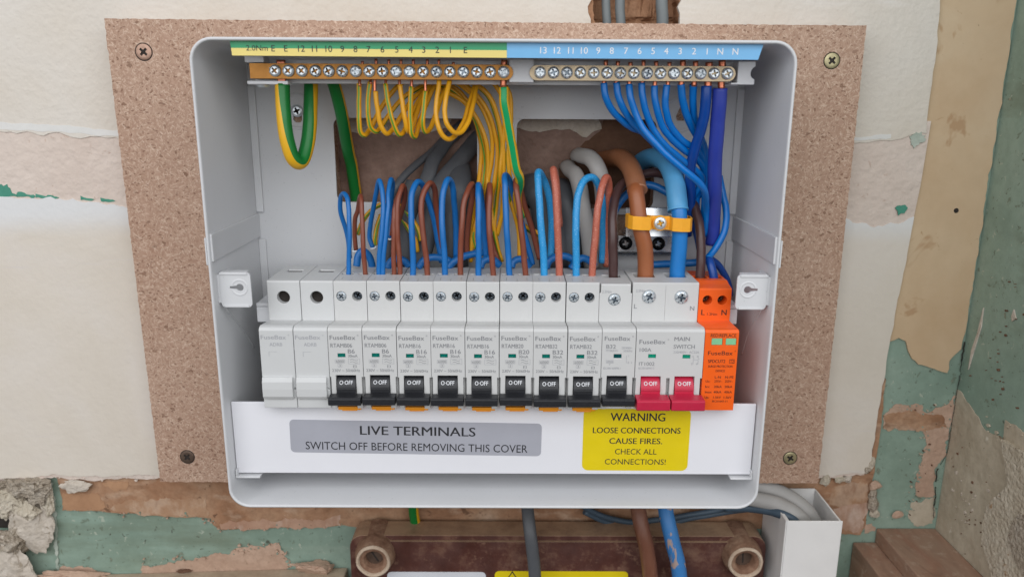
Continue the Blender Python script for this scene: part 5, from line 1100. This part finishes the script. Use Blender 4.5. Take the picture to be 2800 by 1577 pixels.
# ---- neutrals on the pale bar
NGp = 'blue neutral wires on the pale brass bar'
BM, NV, RY = M_['blue'], M_['blue_navy'], M_['blue_royal']
neutral = [
 ('first blue neutral wire from the left, under the number 8', BM, 1.8, (868, 850), 465, [(852, 465, -71), (868, 580, -71), (920, 690, -69), (1010, 790, -65), (1100, 850, -61), (1180, 885, -57), (1280, 960, -53), (1380, 1060, -50), (1500, 1160, -47), (1600, 1250, -45), (1690, 1380, -44)], [(1800, 560, -44), (1830, 800, -44)]),
 ('second blue neutral wire, under the number 7', BM, 1.8, (972, 955), 460, [(958, 460, -71), (975, 580, -71), (1020, 690, -70), (1090, 790, -66), (1180, 880, -62), (1290, 990, -56), (1400, 1080, -52), (1530, 1170, -49), (1630, 1290, -47), (1700, 1400, -46)], [(1840, 560, -45), (1850, 800, -45)]),
 ('third blue neutral wire, the long one crossing the pale blue cable', BM, 1.8, (1080, 1070), 480, [(1068, 480, -71), (1080, 600, -72), (1120, 720, -72), (1190, 850, -73), (1290, 970, -75), (1400, 1085, -76), (1530, 1200, -76), (1640, 1290, -74), (1710, 1380, -70)], [(1990, 300, -66), (2050, 450, -60), (2060, 640, -54), (2040, 900, -48)]),
 ('fourth blue neutral wire, under the number 6', BM, 1.8, (1192, 1182), 455, [(1180, 460, -71), (1190, 600, -71), (1225, 740, -70), (1290, 880, -68), (1380, 1000, -66), (1480, 1090, -62), (1600, 1180, -57), (1700, 1300, -52)], [(1900, 520, -48), (1880, 800, -46)]),
 ('fifth blue neutral wire, under the number 5', BM, 1.8, (1302, 1288), 482, [(1287, 485, -71), (1292, 600, -71), (1320, 740, -70), (1385, 880, -67), (1470, 980, -64), (1570, 1060, -59), (1660, 1130, -54), (1720, 1250, -50)], [(1960, 480, -47), (1950, 800, -45)]),
 ('sixth blue neutral wire, under the number 4', BM, 1.8, (1415, 1400), 475, [(1395, 478, -71), (1382, 600, -71), (1390, 720, -70), (1440, 850, -67), (1530, 960, -63), (1640, 1040, -57), (1710, 1150, -52), (1740, 1350, -48)], [(1990, 480, -46), (2000, 800, -45)]),
 ('seventh blue neutral wire, under the number 3', BM, 1.95, (1530, 1515), 475, [(1513, 478, -71), (1525, 600, -70), (1560, 730, -67), (1610, 850, -62), (1670, 960, -57), (1710, 1100, -53), (1725, 1300, -50)], [(2040, 500, -48), (2010, 900, -46)]),
 ('eighth blue neutral wire, under the number 2', BM, 1.95, (1640, 1625), 478, [(1620, 480, -70), (1615, 600, -68), (1625, 740, -64), (1660, 880, -58), (1710, 1000, -54), (1735, 1150, -52), (1730, 1350, -50)], [(2070, 480, -49), (2060, 800, -47)]),
 ('navy blue neutral wire leaning left, under the number 1', NV, 2.75, (1755, 1745), 485, [(1735, 488, -72), (1725, 620, -72), (1700, 800, -69), (1655, 950, -65), (1610, 1120, -60), (1590, 1300, -54), (1600, 1440, -50)], [(1840, 600, -46), (1850, 900, -44)]),
 ('thick royal blue neutral cable at the right end of the pale bar', RY, 3.8, (1868, 1860), 505, [(1850, 510, -72), (1843, 650, -71), (1832, 800, -69), (1815, 980, -66), (1805, 1150, -62), (1805, 1400, -58)], [(2140, 250, -56), (2150, 500, -53), (2135, 760, -50), (2120, 1000, -48)]),
]
for i, (lb, m, r, (ct, cb_), cy, P, low) in enumerate(neutral):
    yl_ = 80+P[-1][1]/3.1415+32
    pts = [Z2(*q) for q in P]+[Z4(*q) for q in low if 420+q[1]/4.025 > yl_]
    yb_ = cy+16
    wire('neutral_wire', pts, r, m, lb, 'neutral wire', NGp, seg=18, copper=[[Z2(ct, 268+(i % 3)*8, YW), Z2(ct, 340, YW), Z2((ct+cb_)/2-3, 430, YW), Z2(cb_, yb_, YW)]], rc=(1.15, 1.1, 1.15, 1.1, 1.15, 1.1, 1.5, 1.4, 1.9, 1.85)[i])
# blue runs at the right hand side behind the surge protector
NB = M_['blue_wire']
for lb, m, r, P in (('blue wire bowing out to the right of the royal blue cable', BM, 1.9, [(2200, 250, -46), (2240, 470, -48), (2275, 640, -50), (2265, 820, -52), (2190, 1000, -54), (2110, 1110, -56), (2080, 1150, -58)]),
                 ('blue wire going down into the surge protector', NV, 2.4, [(2075, 1140, -56), (2110, 1230, -60), (2140, 1360, -62), (2145, 1420, -62)]),
                 ('blue wire passing down outside the surge protector', NV, 2.0, [(2090, 1140, -46), (2170, 1200, -45), (2240, 1300, -44), (2300, 1440, -43), (2320, 1560, -42)]),
                 ('blue wire running level behind the clamped cables', NB, 2.2, [(1420, 1225, -40), (1600, 1215, -40), (1760, 1205, -40), (1930, 1195, -41), (2060, 1160, -44)]),
                 ('blue loop arching behind the brown sheathed cable', NB, 2.2, [(1000, 760, -38), (1090, 560, -38), (1180, 450, -37), (1300, 365, -36), (1430, 345, -36), (1580, 400, -38), (1680, 470, -40), (1760, 560, -42)]),
                 ('lower blue loop behind the clamped cables', NV, 2.0, [(1700, 430, -46), (1800, 520, -46), (1890, 700, -46), (1960, 900, -46), (2000, 1100, -46)])):
    wire('neutral_wire', [Z4(*q) for q in P], r, m, lb, 'neutral wire', seg=14)

# ---- blue and brown tails of the breakers
BR = M_['brown']; BD, PD = M_['blue_dust'], M_['pink_dust']
ends = {}
def tails(f, items):
    for nm, lb, m, r, P in items: wire(nm, [f(*q) for q in P], r, m, lb, 'wire', 'blue and brown wires entering the breakers', seg=14)
tails(Z3, [
 ('neutral_wire', 'leftmost blue wire, a narrow loop into the first breaker', NB, 1.32, [(296, 1400, -62), (298, 1200, -62), (302, 900, -62), (300, 620, -60), (285, 490, -57), (245, 442, -53), (205, 490, -49), (205, 620, -46), (245, 780, -44), (290, 950, -42), (310, 1150, -41)]),
 ('line_wire', 'leftmost brown wire, kinked, into the first breaker', BR, 1.32, [(484, 1390, -62), (470, 1200, -62), (450, 980, -62), (442, 700, -60), (438, 520, -57), (430, 462, -53), (412, 520, -49), (395, 620, -46), (365, 710, -44), (362, 880, -42), (378, 1060, -41)]),
 ('neutral_wire', 'left one of the blue pair in the second breaker', NB, 1.36, [(628, 1400, -62), (635, 1150, -62), (655, 900, -62), (678, 640, -60), (670, 430, -57), (632, 298, -52), (600, 400, -47), (575, 570, -44), (540, 750, -42), (528, 930, -41), (560, 1035, -41)]),
 ('neutral_wire', 'right one of the blue pair in the second breaker', NB, 1.36, [(672, 1400, -62), (685, 1100, -62), (712, 800, -61), (735, 560, -58), (738, 400, -54), (765, 285, -48), (778, 340, -42), (770, 500, -38), (760, 700, -37), (745, 930, -38)]),
 ('line_wire', 'left one of the brown pair in the second breaker', BR, 1.36, [(800, 1400, -62), (795, 1150, -62), (790, 900, -62), (800, 650, -60), (835, 500, -56), (870, 420, -50), (840, 560, -45), (790, 760, -42), (770, 900, -40)]),
 ('line_wire', 'right one of the brown pair in the second breaker', BR, 1.45, [(862, 1400, -62), (855, 1100, -62), (835, 880, -62), (828, 680, -61), (850, 480, -58), (890, 355, -53), (920, 430, -48), (905, 560, -45), (860, 700, -42), (820, 850, -40)]),
 ('neutral_wire', 'blue wire arching over into the third breaker', NB, 1.68, [(1006, 1410, -62), (1004, 1150, -62), (988, 850, -62), (985, 600, -60), (1000, 420, -57), (1050, 312, -52), (1110, 350, -47), (1170, 490, -44), (1240, 760, -42), (1290, 1000, -41), (1320, 1200, -41)]),
 ('line_wire', 'brown wire arching over into the third breaker', BR, 1.6, [(1170, 1400, -62), (1150, 1150, -62), (1115, 900, -62), (1095, 680, -61), (1110, 480, -58), (1185, 325, -53), (1240, 380, -48), (1260, 560, -44), (1290, 800, -42), (1330, 1050, -41)]),
 ('neutral_wire', 'tall blue arch into the fourth breaker', NB, 1.72, [(1358, 1410, -62), (1350, 1150, -62), (1335, 900, -62), (1325, 650, -60), (1338, 420, -57), (1385, 285, -52), (1435, 340, -47), (1460, 540, -44), (1475, 800, -42), (1480, 1150, -41)]),
 ('line_wire', 'brown wire leaning right out of the fourth breaker', BR, 1.6, [(1526, 1400, -62), (1526, 1150, -62), (1540, 850, -62), (1560, 600, -60), (1600, 430, -56), (1650, 335, -50), (1665, 450, -46), (1625, 700, -44), (1600, 900, -42), (1600, 1100, -41)]),
 ('neutral_wire', 'straight blue wire into the fifth breaker', NB, 1.72, [(1722, 1410, -62), (1730, 1150, -62), (1733, 850, -62), (1730, 600, -60), (1722, 420, -56), (1728, 345, -50), (1755, 450, -46), (1775, 700, -44), (1790, 950, -42), (1820, 1200, -41)]),
 ('line_wire', 'straight brown wire into the fifth breaker', BR, 1.6, [(1894, 1400, -62), (1875, 1150, -62), (1855, 900, -62), (1845, 650, -60), (1848, 430, -56), (1850, 345, -50), (1835, 500, -45), (1825, 760, -42), (1880, 1000, -41), (1950, 1200, -41)]),
 ('neutral_wire', 'blue wire with a tall bend into the sixth breaker', NB, 1.72, [(2075, 1410, -62), (2055, 1150, -62), (2035, 850, -62), (2022, 550, -60), (2015, 340, -57), (2020, 240, -52), (2075, 320, -47), (2130, 500, -44), (2210, 800, -42), (2290, 1080, -41), (2320, 1220, -41)]),
 ('line_wire', 'brown wire leaning left out of the sixth breaker', BR, 1.65, [(2255, 1400, -62), (2230, 1150, -62), (2200, 850, -62), (2165, 560, -60), (2140, 380, -57), (2145, 290, -52), (2190, 390, -47), (2250, 620, -44), (2340, 900, -42), (2400, 1160, -41)]),
])
tails(Z4, [
 ('neutral_wire', 'dusty light blue wire, tall and straight, into the seventh breaker', BD, 2.02, [(276, 1410, -62), (265, 1150, -62), (245, 850, -62), (218, 550, -60), (202, 330, -57), (208, 205, -52), (260, 260, -47), (315, 420, -44), (355, 700, -42), (355, 950, -41), (345, 1150, -41)]),
 ('line_wire', 'dusty reddish brown wire, tall and straight, into the seventh breaker', PD, 2.02, [(442, 1410, -62), (435, 1150, -62), (425, 850, -62), (405, 520, -60), (385, 300, -57), (375, 180, -52), (395, 240, -46), (420, 500, -43), (440, 800, -41)]),
 ('neutral_wire', 'dusty light blue arch into the eighth breaker', BD, 2.02, [(625, 1410, -62), (624, 1150, -62), (624, 850, -62), (632, 600, -60), (665, 400, -57), (730, 285, -53), (805, 262, -50), (870, 350, -47), (920, 560, -44), (925, 850, -42), (910, 1200, -41)]),
 ('line_wire', 'dusty reddish brown wire leaning right out of the eighth breaker', PD, 2.02, [(800, 1410, -62), (812, 1150, -62), (838, 850, -62), (870, 560, -60), (905, 380, -57), (955, 265, -52), (985, 340, -47), (980, 560, -44), (970, 900, -42), (960, 1240, -41)]),
 ('line_wire', 'dark brown wire looping from the single B32 breaker to the surge protector', M_['brown_dark'], 2.6, [(1033, 1420, -61), (1035, 1200, -61), (1030, 900, -60), (1030, 680, -56), (1055, 500, -50), (1110, 370, -44), (1220, 275, -38), (1380, 225, -34), (1520, 215, -33), (1660, 260, -34), (1780, 350, -38), (1890, 490, -44), (1960, 680, -52), (1995, 900, -58), (1998, 1150, -61), (1990, 1400, -62)]),
])
# ---- short blue links along the back of the breakers
LG = 'blue links along the back of the breakers'
for f, lb, P in ((Z3, 'first short blue link, behind the leftmost brown wire', [(385, 1240, -47), (400, 1130, -46), (440, 1080, -45), (500, 1110, -44), (545, 1190, -43), (560, 1260, -42)]),
                 (Z3, 'second short blue link, behind the brown pair', [(720, 1260, -47), (755, 1190, -46), (820, 1160, -45), (900, 1180, -44), (960, 1240, -43)]),
                 (Z3, 'third blue link, behind the third breaker', [(1060, 1260, -47), (1120, 1180, -46), (1200, 1145, -45), (1310, 1150, -44), (1400, 1180, -43), (1460, 1240, -43)]),
                 (Z3, 'fourth blue link, rising to the right behind the fifth breaker', [(1390, 1260, -46), (1450, 1190, -45), (1560, 1130, -43), (1680, 1095, -41), (1800, 1085, -39)]),
                 (Z3, 'fifth blue link, short, behind the fifth brown wire', [(1745, 1250, -47), (1770, 1190, -46), (1830, 1155, -45), (1900, 1170, -44), (1960, 1230, -43)]),
                 (Z3, 'sixth blue link, behind the sixth breaker', [(2090, 1250, -47), (2110, 1190, -46), (2180, 1160, -45), (2250, 1190, -44), (2290, 1250, -43)]),
                 (Z4, 'seventh blue link, behind the seventh breaker', [(300, 1260, -47), (330, 1180, -46), (400, 1135, -45), (500, 1130, -44), (590, 1170, -43), (640, 1240, -43)]),
                 (Z4, 'eighth blue link, behind the eighth breaker', [(560, 1270, -47), (620, 1190, -46), (690, 1150, -45), (770, 1180, -44), (830, 1240, -43)])):
    wire('neutral_link', [f(*q) for q in P], 2.1, NB, lb, 'neutral link', LG)

# ---- sheathed cables behind
GC, GL = M_['grey_cable'], M_['grey_light']
def slv(f, a, b, Y, parent):
    mb = MB(); mb.tube([f(*a, Y), f((a[0]+b[0])/2, (a[1]+b[1])/2-6, Y), f(*b, Y)], 0.5, 6, 4); obj('cut_sheath_edge', mb, M_['ink_white'], parent)
for lb, m, r, fl, f, P in (('slim dark grey cable slanting down from the left opening', GC, 2.3, .8, Z3, [(1560, -330, -5.5), (1440, -240, -5.5), (1330, -140, -7), (1180, 10, -12), (1050, 120, -18), (930, 230, -24), (840, 340, -28), (780, 450, -30), (760, 600, -31), (740, 900, -33), (700, 1250, -34)]),
                    ('flat dark grey cable in the middle of the left opening', GC, 4.2, .55, Z3, [(1600, -330, -6), (1480, -240, -6), (1380, -140, -7), (1300, -20, -12), (1230, 80, -18), (1170, 240, -24), (1080, 420, -28), (980, 640, -30), (900, 900, -32), (860, 1250, -34)]),
                    ('wide dark grey cable at the right of the left opening', GC, 5.2, .55, Z3, [(1950, -330, -6), (1800, -230, -6), (1690, -130, -7), (1590, -10, -12), (1470, 140, -18), (1340, 290, -24), (1260, 420, -28), (1220, 640, -30), (1170, 900, -32), (1080, 1250, -34)]),
                    ('broad dark grey cable hanging behind the fourth breaker', GC, 7.4, .6, Z3, [(1500, 150, -14), (1510, 260, -22), (1500, 400, -29), (1470, 600, -31), (1450, 850, -32), (1480, 1250, -33)]),
                    ('dark grey cable hanging behind the leftmost breakers', GC, 6.0, .6, Z3, [(1040, 330, -26), (1000, 430, -29), (950, 600, -31), (890, 900, -32), (880, 1250, -33)]),
                    ('dark grey cable with a small white mark behind the fourth and fifth breakers', GC, 4.6, .7, Z3, [(1480, 330, -25), (1470, 450, -29), (1430, 700, -33), (1440, 1000, -34), (1400, 1250, -34)]),
                    ('broad dark grey cable bent over behind the seventh breaker', GC, 9.5, .5, Z4, [(60, 500, -10), (100, 400, -20), (190, 390, -29), (270, 500, -31), (330, 800, -32), (400, 1250, -33)]),
                    ('dark grey cable beside the dusty reddish brown wire', GC, 6.0, .6, Z4, [(440, 330, -10), (470, 400, -22), (520, 560, -29), (570, 860, -31), (600, 1250, -33)]),
                    ('light grey cable bent down behind the dusty light blue arch', GL, 4.7, .75, Z4, [(520, 130, -12), (560, 185, -22), (620, 240, -30), (665, 380, -35), (705, 620, -37), (760, 900, -38), (800, 1250, -38)]),
                    ('light grey cable bent down beside the brown sheathed cable', GL, 4.9, .75, Z4, [(640, 10, -14), (690, 20, -22), (780, 50, -29), (860, 150, -34), (910, 330, -36), (930, 600, -36), (950, 1250, -36)]),
                    ('black grey cable in the shade beside the light grey cables', M_['slate'], 3.4, .8, Z4, [(600, 430, -14), (650, 520, -26), (690, 740, -30), (720, 1000, -31), (740, 1250, -32)])):
    o = wire('sheathed_cable', [f(*q) for q in P], r, m, lb, 'cable', flat=fl, up=(0, -1, 0.35), seg=20)
# cut sheath ends with a rim of white
for nm, a, b, Y in (('x', (340, 1075), (405, 1068), -42), ('y', (533, 1048), (600, 1030), -42), ('z', (728, 940), (772, 938), -39)):
    mb = MB(); mb.tube([Z3(*a, Y), Z3((a[0]+b[0])/2, (a[1]+b[1])/2+6, Y-0.6), Z3(*b, Y)], 0.55, 6, 4)
    lab_ = {'x': 'white rim of a cut cable sheath behind the leftmost brown wire', 'y': 'white rim of a cut cable sheath beside the blue pair', 'z': 'small white rim of a cut sheath behind the brown pair'}[nm]
    o = obj('sheath_rim', mb, M_['ink_white'], loc=tuple(Z3(*a, Y))); tag(o, lab_, 'cable end')

M_['sheath_lip'] = plain('pale_cut_sheath', (172, 120, 92), 0.6)
# ---- main tails with their clamp
def tail(label, core_m, sheath_m, sp, cp_, rs, rc_):
    P = [Z2(*q) if len(q) == 3 else Z4(*q[:3]) for q in sp]
    mb = MB(); mb.tube(P, rs, 24, 8); o = obj('main_tail', mb, sheath_m, loc=tuple(P[0])); tag(o, label, 'cable')
    e = P[-1]; d = (P[-1]-P[-2]).normalized()
    mb = MB(); mb.tube([e-d*0.9, e-d*0.2, e+d*0.3], rs+0.18, 24, 3); obj('sheath_edge', mb, M_['sheath_lip'] if core_m is M_['brown_tail'] else M_['blue_sheath'], o)
    mb = MB(); mb.tube([P[-2].lerp(P[-1], .6)]+[Z4(*q) for q in cp_], rc_, 22, 8); obj('core', mb, core_m, o)
    return o
tail('brown main cable in a cut brown sheath entering the main switch', M_['brown_tail'], M_['brown_sheath'], [(820, 1130, -4), (910, 1115, -12), (1000, 1110, -26), (1075, 1180, -38), (1115, 1280, -46), (1140, 1390, -52)], [(1285, 430, -55), (1300, 560, -58), (1315, 690, -60), (1340, 850, -61), (1378, 1020, -61), (1390, 1200, -61), (1385, 1440, -61)], 5.5, 4.45)
tail('blue main cable in a pale blue sheath entering the main switch', M_['blue_tail'], M_['blue_sheath'], [(1130, 1180, -4), (1210, 1120, -12), (1310, 1105, -26), (1400, 1160, -40), (1455, 1290, -50), (1478, 1440, -56, 0)[:3], (1488, 1555, -59)], [(1757, 640, -60), (1760, 760, -61), (1765, 900, -61), (1755, 1100, -61), (1740, 1260, -61), (1735, 1440, -61)], 5.6, 4.3)
cl = thing('cable_clamp', tuple(Z4(1540, 800, -50)), 'shiny metal clamp with a yellow strap holding the brown and blue main cables', 'clamp')
mb = MB(); a, b = Z4(1180, 598, -44), Z4(1900, 915, -44); mb.prism_x([(-45.4, b.z), (-42.2, a.z), (-41.0, a.z), (-44.2, b.z+1.2), (-25, b.z+1.2), (-25, b.z)], a.x, b.x-6); obj('saddle_plate', mb, M_['steel'], cl, bevel=0.4)
mb = MB(); a, b = Z4(1085, 905, -34), Z4(1690, 1150, -34); zz = b.z+5; mb.prism_x([(-34, a.z)]+[(-29+5*-math.cos(math.radians(w)), zz-5*math.sin(math.radians(w))) for w in range(0, 91, 15)]+[(-24.2, b.z), (-24.2, b.z+1.4), (-29, b.z+1.4), (-32.5, zz), (-32.5, a.z)], a.x, b.x); obj('base_plate', mb, M_['steel'], cl, bevel=0.5)
for x, y in ((1170, 985), (1530, 990)):
    p = Z4(x, y, -34); mb = MB(); pozi(mb, (p.x, -34, p.z), 4.0, 1.6, 0, 0.25, 0.62, 0, 0.3); obj('plate_screw', mb, M_['black_steel'], cl, fix=True)
# strap: a flat band round both cables with a waist at the screw
zc_ = Z4(1540, 775, -66).z; xa = Z4(1183, 760, -62).x; xb = Z4(1908, 800, -62).x; xs_ = Z4(1553, 775, -64).x
ca = Z4(1327, 760, -60.5); cb2 = Z4(1762, 800, -61)
front = [(xa, -56), (xa+0.6, -63), (xa+2.5, -66.4), (ca.x, -67.6), (ca.x+5, -66.6), (xs_-5.2, -62.5), (xs_-4, -62.0), (xs_+4, -62.0), (xs_+5.2, -62.5), (cb2.x-5, -66.6), (cb2.x, -67.8), (xb-2.5, -66.6), (xb-0.6, -63), (xb, -56)]
backp = [(xb-1.2, -54), (cb2.x, -55.2), (xs_+4, -59.8), (xs_-4, -59.8), (ca.x, -54.8), (xa+1.2, -54)]
def ribbon(pts, t, z0, z1, tiltk=0.0):
    mb = MB(); n = len(pts); vs = []
    for i, (x, y) in enumerate(pts):
        a_ = Vector(pts[max(i-1, 0)]); b_ = Vector(pts[min(i+1, n-1)]); d_ = (b_-a_).normalized(); nn = Vector((-d_.y, d_.x)); dz = tiltk*(x-xs_)
        for o_ in (0, t):
            q = Vector((x, y))+nn*o_; vs += [(q.x, q.y, z0+dz), (q.x, q.y, z1+dz)]
    F = []
    for i in range(n-1):
        a_, b_ = 4*i, 4*i+4
        F += [(a_, b_, b_+1, a_+1), (a_+2, a_+3, b_+3, b_+2), (a_+1, b_+1, b_+3, a_+3), (a_, a_+2, b_+2, b_)]
    F += [(0, 1, 3, 2), (4*n-4, 4*n-2, 4*n-1, 4*n-3)]
    mb.add(vs, F); return mb
M_['strap'] = plain('yellow_strap_plastic', (240, 168, 36), 0.45, var=0.05, scale=200, bump=0.1)
zs0 = zc_-3.7; zs1 = zc_+3.7
obj('strap', ribbon(front+backp, 0.9, zs0, zs1, -0.035), M_['strap'], cl, fix=True, bevel=0.2)
mb = MB(); mb.cyl((xs_, -62.05, zc_), (0, -1, 0), 4.3, 4.1, 1.0, 26); obj('screw_boss', mb, M_['strap'], cl, bevel=0.2)
mb = MB(); pozi(mb, (xs_, -63.0, zc_), 3.55, 1.0, 0, 0.2, 0.62, 1, 0.35); obj('strap_screw', mb, [M_['zinc'], M_['zinc_dark']], cl, fix=True)

# ================================================================== cables in the chase above the panel
for lb, x, r, m, Y in (('left grey cable in the wall chase above the panel', 1525, 2.6, 'chase', 4), ('middle dark grey cable in the wall chase above the panel', 1560, 2.9, 'chase', 3), ('right grey cable in the wall chase above the panel', 1664, 3.6, 'chase', 2)):
    a, b = D(x+2, 62, Y), D(x, 0, Y)
    wire('sheathed_cable', [(b.x+6*(x-1590)/100, Y, b.z+140), (b.x+2, Y, b.z+50), tuple(b), tuple(a), (a.x-0.5, Y, a.z-30)], r, M_[m], lb, 'cable', seg=16)

# ================================================================== below the enclosure
bx = thing('old_fuse_box', (30, -22, -350), 'dusty dark brown bakelite box with two round screw bosses at the bottom of the picture', 'fuse box')
YF_ = -24
x0_, x1_ = at(957, 1500, YF_).x, at(2094, 1500, YF_).x; ztop = at(1500, 1464, YF_).z
mb = MB(); mb.plate(rrect(x0_, x1_, ztop-120, ztop, 9), [], YF_, -6); b = obj('lid', mb, M_['bakelite'], bx, fix=True, bevel=2.0, seg=3)
mb = MB(); mb.plate(rrect(x0_+12, x1_-12, ztop-110, ztop-3.2, 4), [], YF_-2.2, YF_-0.1); obj('raised_panel', mb, M_['bakelite'], bx, fix=True, bevel=1.6, seg=3)
for px, py in ((1020, 1536), (2040, 1540)):
    c = at(px, py, YF_-12); R_ = 11.8
    n = 32
    def rev(prof):
        mb = MB(); vs = []
        for q, y in prof:
            for i in range(n):
                w = 2*math.pi*i/n; e = 1+0.035*mnoise.noise(Vector((math.cos(w)*2, math.sin(w)*2, y*.3+px)))
                vs.append((c.x+q*R_*e*math.cos(w), y, c.z+q*R_*e*math.sin(w)))
        mb.add(vs, [(a*n+i, a*n+(i+1) % n, (a+1)*n+(i+1) % n, (a+1)*n+i) for a in range(len(prof)-1) for i in range(n)], 0, True); return mb
    bo = obj('boss', rev([(1.16, -6.2), (1.12, YF_-4), (1.04, YF_-9), (0.97, YF_-11)]), M_['boss'], bx, fix=True)
    obj('boss_rim', rev([(0.965, YF_-11), (0.93, YF_-12.2), (0.86, YF_-12.6), (0.80, YF_-12.0), (0.76, YF_-10.6)]), M_['boss_rim'], bo, fix=True)
    obj('boss_bore', rev([(0.76, YF_-10.6), (0.66, YF_-10.2), (0.58, YF_-9.9), (0.52, YF_-9.2), (0.49, YF_-3)]), M_['boss'], bo, fix=True)
    mb = MB(); mb.cyl((c.x, YF_-3.0, c.z), (0, -1, 0), R_*0.5, R_*0.48, 2.0, 20); so = obj('boss_screw', mb, M_['rusty'], bo)
    mb = MB(); mb.box(c.x-0.6, c.x+0.6, YF_-5.1, YF_-4.9, c.z-4.6, c.z+4.6); mb.v = [Vector((c.x+(v.x-c.x)*.85-(v.z-c.z)*.5*(1 if px < 1500 else .1), v.y, c.z+(v.z-c.z)*.85+(v.x-c.x)*.5)) for v in mb.v]; obj('screw_slot', mb, M_['recess_shade'], bo)
lp = [ZB(375, 520, YF_-2.5), ZB(920, 555, YF_-2.5)]
mb = MB(); mb.plate(rrect(lp[0].x-4, lp[1].x, lp[0].z-45, lp[0].z, 3), [], YF_-2.5, YF_-2.3); obj('white_sticker', mb, M_['lab_white'], bx, fix=True)
lp = [ZB(972, 516, YF_-2.6), ZB(1755, 545, YF_-2.6)]
mb = MB(); mb.plate(rrect(lp[0].x, lp[1].x, lp[0].z-45, lp[0].z, 3), [], YF_-2.6, YF_-2.3); ys_ = obj('yellow_sticker', mb, M_['lab_yellow'], bx, fix=True)
mb = MB(); c = ZB(1075, 560, YF_-2.7)
for q in (0, 1, 2):
    w0, w1 = math.radians(90+120*q), math.radians(210+120*q); r1, r2 = 7.0, 5.6
    mb.add([(c.x+r1*math.cos(w0), YF_-2.75, c.z-1+r1*math.sin(w0)), (c.x+r1*math.cos(w1), YF_-2.75, c.z-1+r1*math.sin(w1)), (c.x+r2*math.cos(w1), YF_-2.75, c.z-1+r2*math.sin(w1)), (c.x+r2*math.cos(w0), YF_-2.75, c.z-1+r2*math.sin(w0))], [(0, 1, 2, 3)])
obj('warning_triangle', mb, M_['ink_dark'], ys_)
# cables coming down in front of it
def drop(lb, m, r, P, fl=1.0, stripe=None, mats=None, nm='sheathed_cable'): wire(nm, [ZB(*q) for q in P], r, mats or M_[m], lb, 'cable', flat=fl, seg=18, stripe=stripe)
drop('flat grey cable hanging in front of the brown fuse box', 'grey_cable', 4.1, [(1160, 60, -19), (1165, 170, -30), (1180, 290, -37), (1200, 450, -40), (1210, 560, -41), (1225, 720, -42)], .6)
drop('scuffed brown cable hanging in front of the brown fuse box', 'brown_scuffed', 5.0, [(1800, 40, -19), (1815, 160, -31), (1840, 280, -37), (1870, 420, -39), (1885, 560, -40), (1905, 720, -41)])
drop('scuffed blue cable hanging in front of the brown fuse box', 'blue_scuffed', 4.9, [(1960, 40, -19), (1975, 160, -31), (2000, 280, -37), (2040, 440, -39), (2060, 560, -40), (2085, 720, -41)])
drop('green and yellow earth cable dropping behind the brown fuse box', None, 3.4, [(490, 100, -12), (498, 180, -9), (510, 260, -5), (520, 330, -3), (525, 420, -2.8)], 1.0, {16, 17, 0, 1, 2, 3, 4, 5, 6, 7}, [M_['yellow'], M_['green']], 'earth_wire')
for lb, P, r in (('upper dark cable swinging in an arc behind the hanging cables', [(1480, 130, -13), (1600, 190, -10), (1750, 225, -8), (1950, 215, -8), (2150, 180, -10), (2400, 140, -14), (2600, 100, -22)], 1.9), ('lower dark cable swinging in an arc behind the hanging cables', [(1500, 165, -10), (1620, 225, -7), (1780, 255, -5), (1950, 245, -5), (2150, 200, -8), (2400, 160, -11), (2620, 130, -20)], 1.9)):
    wire('sheathed_cable', [ZB(*q) for q in P], r, M_['slate'], lb, 'cable')
tk = thing('cable_trunking', (190, -24, -330), 'white plastic cable trunking standing open at the lower right of the enclosure', 'trunking')
t0, t1 = ZR(508, 712, -44), ZR(972, 712, -44); tz = t0.z
mb = MB()
mb.box(t0.x-1.5, t0.x, -44, -3, tz-110, tz); mb.box(t1.x-1.2, t1.x, -43, -3, tz-110, tz-0.6); mb.box(t0.x+.05, t1.x-1.25, -4.2, -3, tz-110, tz+0.1)
obj('channel', mb, M_['trunk'], tk, bevel=0.25)
mb = MB(); mb.box(t0.x-1.55, t1.x+0.2, -45.3, -44.1, tz-110, tz); mb.box(t0.x-2.4, t0.x-1.6, -45, -34, tz-110, tz+0.2); obj('lid', mb, M_['trunk'], tk, bevel=0.3)
for lb, m, r, P, fl in (('upper light grey cable curving into the white trunking', 'grey_light', 5.2, [(60, 340, -13), (250, 410, -16), (430, 470, -20), (580, 560, -25), (690, 660, -27), (760, 800, -27), (790, 1000, -26)], .7),
                        ('lower light grey cable curving into the white trunking', 'grey_light', 5.0, [(60, 500, -20), (220, 530, -23), (400, 570, -28), (540, 640, -33), (640, 730, -34), (690, 860, -34), (700, 1000, -33)], .7),
                        ('dark slate cable curving into the white trunking under the light grey ones', 'slate', 3.2, [(-60, 600, -16), (150, 600, -20), (330, 625, -27), (460, 665, -34), (560, 720, -36), (600, 840, -36), (610, 1000, -35)], 1.0)):
    wire('sheathed_cable', [ZR(*q) for q in P], r, M_[m], lb, 'cable', flat=fl, up=(0.3, -1, 0.4), seg=18)
